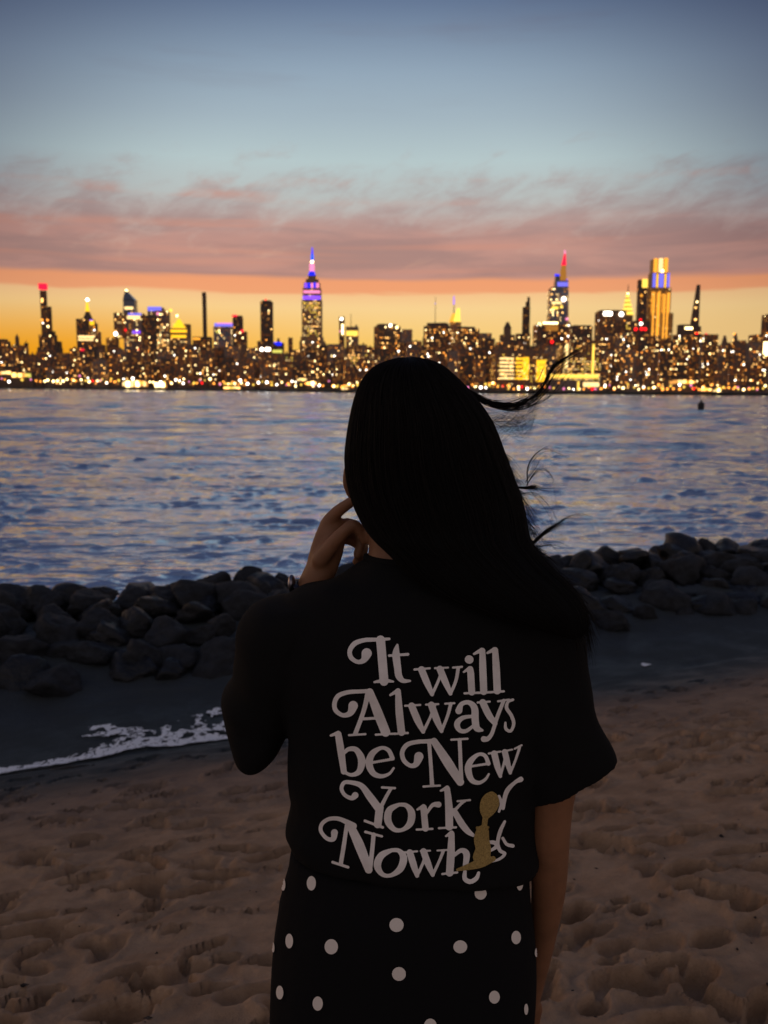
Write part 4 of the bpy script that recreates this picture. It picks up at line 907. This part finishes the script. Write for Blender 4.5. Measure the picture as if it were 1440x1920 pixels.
# printed letters: brush strokes (x, y, width) in units of the lettering sheet, fused and laid on the cloth
OX, OY, SCL = 580, 1160, 440 / 1440
def w_(dx, s0, s1, s2): return None
TXT = {
 'It': [[(352, 212, 62), (335, 252, 36), (298, 264, 25), (258, 238, 28), (250, 195, 28), (280, 152, 30), (340, 131, 26), (400, 128, 24), (490, 123, 16)],
        [(437, 130, 55), (448, 260, 55), (458, 382, 55)], [(398, 387, 12), (458, 378, 26), (515, 384, 12)],
        [(540, 160, 14), (532, 215, 44), (542, 300, 44), (550, 350, 42), (575, 378, 28), (618, 380, 14)], [(490, 226, 16), (605, 218, 18)]],
 'will': [[(688, 312, 42), (720, 390, 40), (752, 462, 24)], [(752, 462, 20), (790, 380, 18), (815, 310, 20)], [(800, 308, 42), (832, 385, 40), (864, 458, 24)], [(864, 458, 20), (897, 380, 20), (912, 300, 22)],
          [(645, 311, 14), (738, 303, 13)], [(770, 302, 13), (850, 298, 12)], [(880, 298, 13), (935, 293, 13)],
          [(977, 248, 50), (980, 249, 50)], [(986, 306, 34), (988, 340, 42), (994, 448, 42)], [(945, 325, 12), (980, 302, 24)], [(950, 456, 14), (1035, 452, 14)],
          [(1060, 195, 36), (1062, 300, 44), (1068, 444, 44)], [(1008, 214, 14), (1056, 190, 28)], [(1032, 453, 14), (1108, 449, 14)],
          [(1138, 190, 36), (1144, 300, 44), (1150, 440, 44)], [(1090, 208, 14), (1134, 186, 28)], [(1112, 449, 14), (1190, 444, 14)]],
 'Always': [[(270, 530, 58), (252, 575, 38), (208, 589, 26), (165, 560, 28), (157, 515, 28), (180, 470, 28), (240, 448, 26), (310, 443, 24), (372, 440, 24)],
            [(362, 448, 32), (335, 560, 28), (285, 698, 28)], [(372, 445, 42), (420, 570, 58), (468, 692, 58)], [(318, 612, 18), (422, 606, 18)], [(245, 711, 14), (345, 705, 14)], [(408, 709, 14), (525, 702, 14)],
            [(545, 442, 34), (552, 560, 46), (566, 692, 46)], [(497, 466, 14), (545, 438, 28)], [(525, 703, 14), (605, 697, 14)],
            [(628, 532, 42), (665, 620, 42), (699, 690, 24)], [(699, 690, 20), (742, 600, 18), (768, 527, 20)], [(748, 527, 42), (780, 615, 42), (810, 686, 24)], [(810, 686, 20), (848, 590, 20), (866, 520, 22)], [(588, 531, 13), (680, 526, 13)], [(715, 524, 13), (790, 521, 13)], [(832, 519, 13), (888, 516, 13)],
            [(915, 562, 42), (932, 522, 28), (975, 512, 28), (1010, 545, 42), (1015, 620, 44), (1025, 668, 40), (1058, 682, 16)], [(1008, 595, 18), (940, 605, 26), (905, 640, 36), (920, 680, 28), (960, 685, 24), (1008, 650, 18)],
            [(1062, 512, 42), (1100, 590, 42), (1136, 640, 30)], [(1190, 500, 22), (1150, 600, 24), (1118, 698, 24), (1092, 733, 28), (1068, 735, 36)], [(1030, 512, 13), (1105, 506, 13)], [(1155, 504, 13), (1222, 494, 13)],
            [(1246, 495, 16), (1216, 508, 18), (1208, 545, 22), (1236, 590, 22), (1250, 640, 20), (1232, 685, 18), (1203, 672, 20), (1200, 635, 14)]],
 'be': [[(135, 713, 14), (180, 697, 26)], [(180, 705, 40), (195, 800, 44), (214, 935, 36)], [(208, 830, 18), (242, 797, 26), (290, 802, 34), (322, 862, 46), (308, 932, 36), (260, 955, 22), (212, 935, 20)],
        [(370, 882, 18), (515, 856, 18)], [(510, 852, 28), (485, 803, 26), (440, 790, 22), (387, 825, 38), (368, 885, 44), (392, 943, 36), (440, 963, 26), (490, 948, 18), (518, 913, 14)]],
 'New': [[(672, 842, 56), (655, 888, 36), (620, 898, 26), (580, 865, 28), (570, 815, 28), (600, 770, 28), (660, 752, 26), (720, 748, 26), (772, 745, 28)],
         [(735, 752, 24), (745, 890, 24), (752, 1015, 26)], [(700, 1026, 14), (800, 1020, 14)], [(765, 748, 42), (850, 880, 58), (925, 998, 46)], [(920, 740, 24), (926, 880, 24), (932, 1000, 26)], [(870, 739, 14), (968, 733, 14)],
         [(978, 905, 16), (1098, 886, 16)], [(1096, 886, 26), (1075, 838, 24), (1035, 830, 22), (988, 870, 36), (972, 920, 42), (992, 983, 34), (1035, 1003, 24), (1075, 984, 18), (1098, 950, 13)],
         [(1132, 825, 40), (1150, 900, 38), (1169, 963, 22)], [(1169, 963, 17), (1192, 880, 16), (1204, 820, 18)], [(1196, 815, 36), (1212, 880, 34), (1229, 943, 20)], [(1229, 943, 16), (1262, 860, 16), (1285, 787, 18)], [(1098, 824, 13), (1168, 812, 13)], [(1182, 812, 12), (1240, 800, 12)], [(1255, 795, 12), (1298, 773, 12)]],
 'York': [[(283, 1080, 40), (260, 1097, 27), (220, 1078, 23), (200, 1040, 24), (216, 1003, 24), (260, 1002, 26), (320, 1022, 34), (370, 1085, 46), (425, 1160, 48)], [(500, 1040, 20), (470, 1092, 22), (432, 1165, 26)], [(432, 1155, 48), (420, 1258, 46)], [(447, 1032, 15), (525, 1036, 15)], [(343, 1236, 17), (450, 1276, 17)],
          [(550, 1136, 22), (492, 1170, 40), (482, 1235, 44), (520, 1288, 30), (572, 1290, 24), (618, 1250, 42), (626, 1185, 44), (595, 1142, 28), (550, 1136, 22)],
          [(700, 1155, 40), (712, 1282, 40)], [(662, 1166, 13), (700, 1146, 26)], [(658, 1290, 14), (755, 1285, 14)], [(718, 1190, 18), (755, 1140, 24), (792, 1136, 36)],
          [(845, 1040, 36), (855, 1150, 46), (858, 1272, 46)], [(805, 1052, 13), (846, 1032, 26)], [(795, 1281, 14), (898, 1276, 14)], [(872, 1192, 20), (930, 1130, 18), (955, 1113, 16)], [(908, 1115, 13), (985, 1108, 13)], [(888, 1175, 34), (930, 1250, 42), (970, 1300, 36), (1004, 1325, 20)]],
 'or': [[(1292, 982, 32), (1258, 1000, 22), (1216, 1042, 28), (1196, 1090, 26), (1185, 1160, 20)], [(1160, 1085, 18), (1175, 1130, 20), (1160, 1180, 14)]],
 'Nowhere': [[(158, 1308, 42), (150, 1348, 31), (112, 1345, 25), (76, 1300, 24), (82, 1255, 24), (122, 1225, 24), (176, 1222, 26), (225, 1240, 30), (272, 1268, 42)], [(232, 1265, 24), (215, 1390, 26), (196, 1500, 26)], [(146, 1490, 17), (240, 1520, 17)], [(252, 1262, 44), (310, 1390, 60), (366, 1535, 46)], [(395, 1320, 26), (385, 1430, 26), (372, 1543, 28)], [(346, 1304, 17), (445, 1331, 15)],
             [(505, 1417, 24), (442, 1450, 42), (418, 1510, 44), (448, 1563, 28), (500, 1570, 24), (558, 1530, 42), (578, 1465, 44), (550, 1421, 28), (505, 1417, 24)],
             [(616, 1432, 40), (640, 1510, 40), (661, 1573, 24)], [(661, 1573, 19), (698, 1490, 18), (715, 1425, 20)], [(700, 1425, 40), (727, 1500, 40), (756, 1568, 24)], [(756, 1568, 19), (798, 1480, 18), (822, 1420, 20)], [(582, 1431, 13), (660, 1424, 13)], [(682, 1422, 12), (740, 1420, 12)], [(785, 1419, 12), (845, 1415, 12)],
             [(872, 1315, 34), (868, 1430, 46), (860, 1555, 46)], [(838, 1330, 13), (872, 1308, 26)], [(815, 1563, 14), (905, 1553, 14)], [(885, 1450, 20), (930, 1418, 28), (962, 1440, 40), (955, 1512, 32)],
             [(1090, 1368, 18), (1130, 1370, 26), (1146, 1394, 24), (1085, 1432, 14)], [(1195, 1240, 16), (1168, 1300, 24), (1152, 1370, 22), (1166, 1420, 22), (1194, 1440, 20), (1160, 1473, 17), (1090, 1492, 12)], [(1183, 1342, 18), (1206, 1380, 20), (1243, 1391, 24)],
             [(952, 1548, 22), (952, 1592, 28), (985, 1610, 28), (1022, 1590, 26), (1036, 1556, 18)]],
}
GOLDS = [[(1112, 1092, 76), (1104, 1122, 112), (1090, 1162, 92), (1080, 1198, 48)], [(1078, 1205, 34), (1070, 1262, 32)], [(1026, 1276, 18), (1092, 1272, 16)], [(1058, 1300, 78), (1052, 1350, 92), (1062, 1405, 92), (1052, 1455, 104)], [(905, 1535, 16), (980, 1515, 40), (1050, 1492, 56), (1122, 1468, 32)]]
def print_mesh(name, strokes, bv, lift, m_, parent, conv=lambda x, y: (OX + x * SCL, OY + y * SCL), st=4.0):
    S = []
    for k in strokes:
        for q in cr(k, 14): S.append(q)
    S = np.array(S); x0, y0 = (S[:, 0] - S[:, 2]).min() - st, (S[:, 1] - S[:, 2]).min() - st
    nx, ny = int(((S[:, 0] + S[:, 2]).max() - x0) / st) + 2, int(((S[:, 1] + S[:, 2]).max() - y0) / st) + 2
    gx, gy = np.meshgrid(x0 + np.arange(nx) * st, y0 + np.arange(ny) * st); D = np.full(gx.shape, 1e9)
    for qx, qy, qw in S:
        D = np.minimum(D, np.hypot(gx - qx, gy - qy) - qw / 2)
    V, Fc, key = [], [], {}
    def vert(x, y):
        k = (round(x * 8), round(y * 8))
        if k not in key:
            p = onto(bv, *conv(x, y), lift)
            key[k] = None if p is None else len(V)
            if p is not None: V.append(p)
        return key[k]
    for j in range(ny - 1):
        for i in range(nx - 1):
            c = [(i, j), (i + 1, j), (i + 1, j + 1), (i, j + 1)]; d = [D[b, a] for a, b in c]
            if min(d) >= 0: continue
            poly = []
            for q in range(4):
                (a0, b0), (a1, b1), d0, d1 = c[q], c[(q + 1) % 4], d[q], d[(q + 1) % 4]
                if d0 < 0: poly.append(vert(x0 + a0 * st, y0 + b0 * st))
                if (d0 < 0) != (d1 < 0):
                    t = d0 / (d0 - d1); poly.append(vert(x0 + (a0 + (a1 - a0) * t) * st, y0 + (b0 + (b1 - b0) * t) * st))
            if None in poly: continue
            poly = [p for q, p in enumerate(poly) if p not in poly[:q]]
            if len(poly) >= 3:
                zs = [V[p].y for p in poly]
                if max(zs) - min(zs) < .03: Fc.append(poly[::-1])
    return link(name, mesh(name, V, Fc), m_, parent, True)
ink = mat('off_white_print', (.84, .80, .77), .8, .2, vary=(30, .08))
goldm = mat('golden_print', (.36, .25, .085), .6, .3, vary=(400, .3))
for wd, st_ in TXT.items():
    o = print_mesh('printed_word', st_, bv_shirt, .0022, ink, shirt); o['label'] = 'off-white printed word ' + wd
o = print_mesh('printed_emblem', GOLDS, bv_shirt, .0035, goldm, shirt); o['label'] = 'small golden printed figure beside the last words'
dotm = mat('off_white_dot', (.78, .72, .66), .8, .2)
for cx, cy, rx, ry in [(237, 440, 20, 32), (120, 447, 10, 28), (945, 482, 27, 28), (1108, 445, 14, 27), (593, 615, 32, 31), (320, 706, 30, 34), (145, 683, 17, 33), (78, 712, 6, 22), (860, 706, 31, 29), (1093, 668, 21, 30), (603, 820, 31, 31), (1178, 733, 8, 20), (105, 900, 16, 31), (263, 945, 23, 32), (1003, 918, 24, 29), (1135, 970, 9, 25), (735, 1036, 28, 30), (430, 1080, 29, 31), (900, 1120, 28, 30), (180, 1130, 20, 30)]:
    V = [onto(bv_pants, 480 + cx / 2.25, 1460 + cy / 2.25, .0025)]; ok = V[0] is not None
    Fc = []; nn = 20
    for k in (.5, 1):
        for i in range(nn):
            t = 6.28318 * i / nn; q = onto(bv_pants, 480 + (cx + .94 * rx * k * math.cos(t)) / 2.25, 1460 + (cy + .94 * ry * k * math.sin(t)) / 2.25, .0025); V.append(q)
    fs = [(0, 1 + i, 1 + (i + 1) % nn) for i in range(nn)] + [(1 + i, 1 + nn + i, 1 + nn + (i + 1) % nn, 1 + (i + 1) % nn) for i in range(nn)]
    fs = [f[::-1] for f in fs if all(V[i] is not None for i in f) and max(V[i].y for i in f) - min(V[i].y for i in f) < .03]
    if fs: link('polka_dot', mesh('polka_dot', [v or Vector((0, 1.47, .9)) for v in V], fs), dotm, pants, True)

# wristwatch on the raised arm
V, Fc = [], []
a, c = at_y(588, 1108, 1.515), at_y(600, 1080, 1.513); ax = (c - a).normalized(); u = ax.cross(Vector((0, 1, 0))).normalized(); v = ax.cross(u).normalized()
pts = [a + u * math.cos(t) * .036 + v * math.sin(t) * .031 for t in [i * 2 * math.pi / 28 for i in range(29)]]
tube3(V, Fc, pts, [.0045] * 29, 2.0, 8)
wat = link('wristwatch', mesh('wristwatch', V, Fc), mat('watch_strap', (.012, .012, .03), .5), person, True)
wat['label'] = 'dark wristwatch strap on the raised wrist'
left = -u if (-u).x < 0 else u
V, Fc = [], []; blob(V, Fc, a + left * .040 + Vector((0, -.012, 0)), .007, .014, .016)
link('watch_case', mesh('watch_case', V, Fc), mat('watch_steel', (.20, .19, .22), .3, .5, metal=1), wat, True)

# hair: one dark mass with strands combed over it and blown off it to the right
HT = [(752, 671, 782, 671, 1.465, .03), (728, 677, 812, 678, 1.465, .055), (703, 689, 834, 691, 1.464, .078), (684, 710, 858, 712, 1.463, .094), (670, 740, 884, 740, 1.46, .106), (658, 790, 919, 790, 1.455, .114), (650, 850, 943, 850, 1.45, .112),
      (653, 900, 962, 900, 1.445, .105), (665, 945, 976, 940, 1.435, .095), (684, 985, 984, 980, 1.42, .082), (704, 1012, 990, 1010, 1.40, .068), (735, 1042, 1008, 1036, 1.385, .056), (765, 1075, 1034, 1066, 1.37, .046), (810, 1110, 1066, 1096, 1.36, .040), (880, 1140, 1096, 1140, 1.352, .032), (960, 1165, 1098, 1180, 1.35, .02), (1010, 1180, 1080, 1200, 1.35, .008)]
V, Fc = [], []
rings = [(at_y(q[0], q[1], q[4]), at_y(q[2], q[3], q[4]), Vector((0, q[5], 0))) for q in cr(HT, 5)]
# keep the face clear: hair is thin in front of the temples
ring_loft(V, Fc, rings, 40)
hair = link('hair', mesh('hair', V, Fc), hairm, person, True)
hair['label'] = 'long straight black hair blown to the right'
def strands(name, curves, rad, parent, label=None):
    cu = bpy.data.curves.new(name, 'CURVE'); cu.dimensions = '3D'; cu.bevel_depth = 1.0; cu.bevel_resolution = 0; cu.materials.append(hairs)
    for pts, r in curves:
        sp = cu.splines.new('POLY'); sp.points.add(len(pts) - 1)
        for i, p in enumerate(pts):
            t = i / (len(pts) - 1); sp.points[i].co = (*p, 1); sp.points[i].radius = r * (1 - .75 * t ** 2)
    o = bpy.data.objects.new(name, cu); COL.objects.link(o); o.parent = parent; o.matrix_parent_inverse = parent.matrix_world.inverted(); o['kind'] = 'stuff'
    return o
rs = random.Random(4)
comb = []
RR = rings
for k in range(900):
    t = rs.uniform(math.pi, 2 * math.pi) if rs.random() < .8 else rs.choice([rs.gauss(0, .15), rs.gauss(math.pi, .12)]); i0 = int(rs.random() ** 1.6 * 40); i1 = min(len(RR) - 1, i0 + rs.randint(18, 50)); pts = []; off = rs.uniform(.0005, .0035); dr = rs.gauss(0, .004)
    for i in range(i0, i1 + 1, 2):
        L, Rr, dv = RR[i]; c, ax = (L + Rr) / 2, (Rr - L) / 2; tt_ = t + dr * (i - i0)
        n_ = Vector((math.cos(tt_), math.sin(tt_), 0)); pts.append(c + ax * math.cos(tt_) + dv * math.sin(tt_) + n_ * off)
    if len(pts) > 3: comb.append((pts, rs.uniform(.0003, .0007)))
strands('combed_strands', comb, 1, hair)
fly = []
def lock(path, n, spread, r, d=1.44, grow=1.0):
    P = cr(path, 10)
    for _ in range(n):
        a, b, c = rs.gauss(0, 1), rs.gauss(0, 1), rs.gauss(0, 1); pts = []; m_ = int(len(P) * rs.uniform(.55, 1))
        for i in range(m_):
            t = i / (len(P) - 1); k = spread * (t ** grow)
            w = math.sin(t * 7 + a * 3) * .25
            pts.append(at_y(P[i][0] + (a + w) * k, P[i][1] + (b + w) * k, d + c * k * .0006))
        if len(pts) > 3: fly.append((pts, r * rs.uniform(.6, 1.3)))
lock([(840, 706), (885, 737), (925, 757), (965, 760), (1000, 747), (1025, 722), (1045, 688), (1080, 660), (1112, 640)], 52, 13, .00042)
lock([(870, 728), (905, 752), (950, 762), (990, 756), (1018, 735), (1030, 706)], 40, 11, .0004)
lock([(1012, 738), (1036, 690), (1068, 668), (1096, 650)], 26, 3.5, .0006)
for k in range(120):                            # the sheer veil between head and lock
    x0, y0 = 884 + k * .45 + rs.gauss(0, 6), 742 + k * .95 + rs.gauss(0, 5)
    lock([(x0 - 14, y0 - 4), (x0 + 40, 775 + rs.uniform(-10, 26)), (985 + rs.uniform(-18, 8), 792 + rs.uniform(-28, 32)), (1010 + rs.uniform(-10, 14), 752 + rs.uniform(-26, 20)), (1030 + rs.uniform(-20, 14), 705 + rs.uniform(-30, 40))], 1, 5, .00013)
lock([(955, 913), (985, 914), (1003, 912), (1014, 918)], 30, 4, .0006)
for q in ([(985, 914), (1000, 890), (1015, 880), (1030, 892), (1034, 915), (1040, 960)], [(990, 912), (988, 880), (1000, 855), (1024, 842), (1060, 855), (1090, 872)], [(985, 905), (1000, 878), (1006, 858), (1020, 846)], [(984, 914), (1020, 918), (1060, 920)], [(976, 925), (1008, 930), (1034, 965), (1042, 1010)]):
    lock(q, 7, 6, .0003)
lock([(975, 1030), (1000, 1018), (1020, 1000), (1045, 985), (1066, 984)], 36, 4, .00055)
for q in ([(1000, 1018), (1040, 986), (1070, 966), (1095, 966), (1115, 985), (1120, 1030)], [(990, 1025), (1030, 990), (1062, 975), (1090, 968)], [(985, 990), (1000, 998), (1010, 1012), (1030, 1040)], [(985, 1035), (1020, 1022), (1050, 1024), (1075, 1040)], [(980, 1000), (1010, 1030), (1040, 1050), (1066, 1080)]):
    lock(q, 9, 6, .0003)
for k in range(700):                            # wisps off the right side over the shoulder
    i = rs.randint(30, len(RR) - 1); L, Rr, dv = RR[i]; p = Rr.copy(); q = [p + Vector((-.01, 0, .01))]
    vx, vz = rs.uniform(.1, 1.0) * (.55 + .45 * (i < 70)), rs.uniform(-1.2, .1); ln = rs.uniform(.008, .05) * (1.6 if rs.random() < .12 else 1)
    for j in range(1, 9): q.append(p + Vector((vx * ln * j / 8, rs.gauss(0, .0006), vz * ln * j / 8 - (j / 8) ** 2 * ln * .5)))
    fly.append((q, rs.uniform(.00014, .00036)))
for k in range(140):                             # short flyaways round the crown and temple
    i = rs.randint(2, 30); L, Rr, dv = RR[i]; sd = rs.choice([0, 1]); p = (L if sd == 0 else Rr).copy(); sg = -1 if sd == 0 else 1; q = [p - Vector((sg * .006, 0, 0))]
    ln = rs.uniform(.006, .02) * (1 if sd else .6)
    for j in range(1, 7): q.append(p + Vector((sg * ln * .5 * j / 6 + .2 * ln * (j / 6) ** 2, 0, -ln * j / 6)))
    fly.append((q, rs.uniform(.0002, .0004)))
strands('blown_strands', fly, 1, hair)
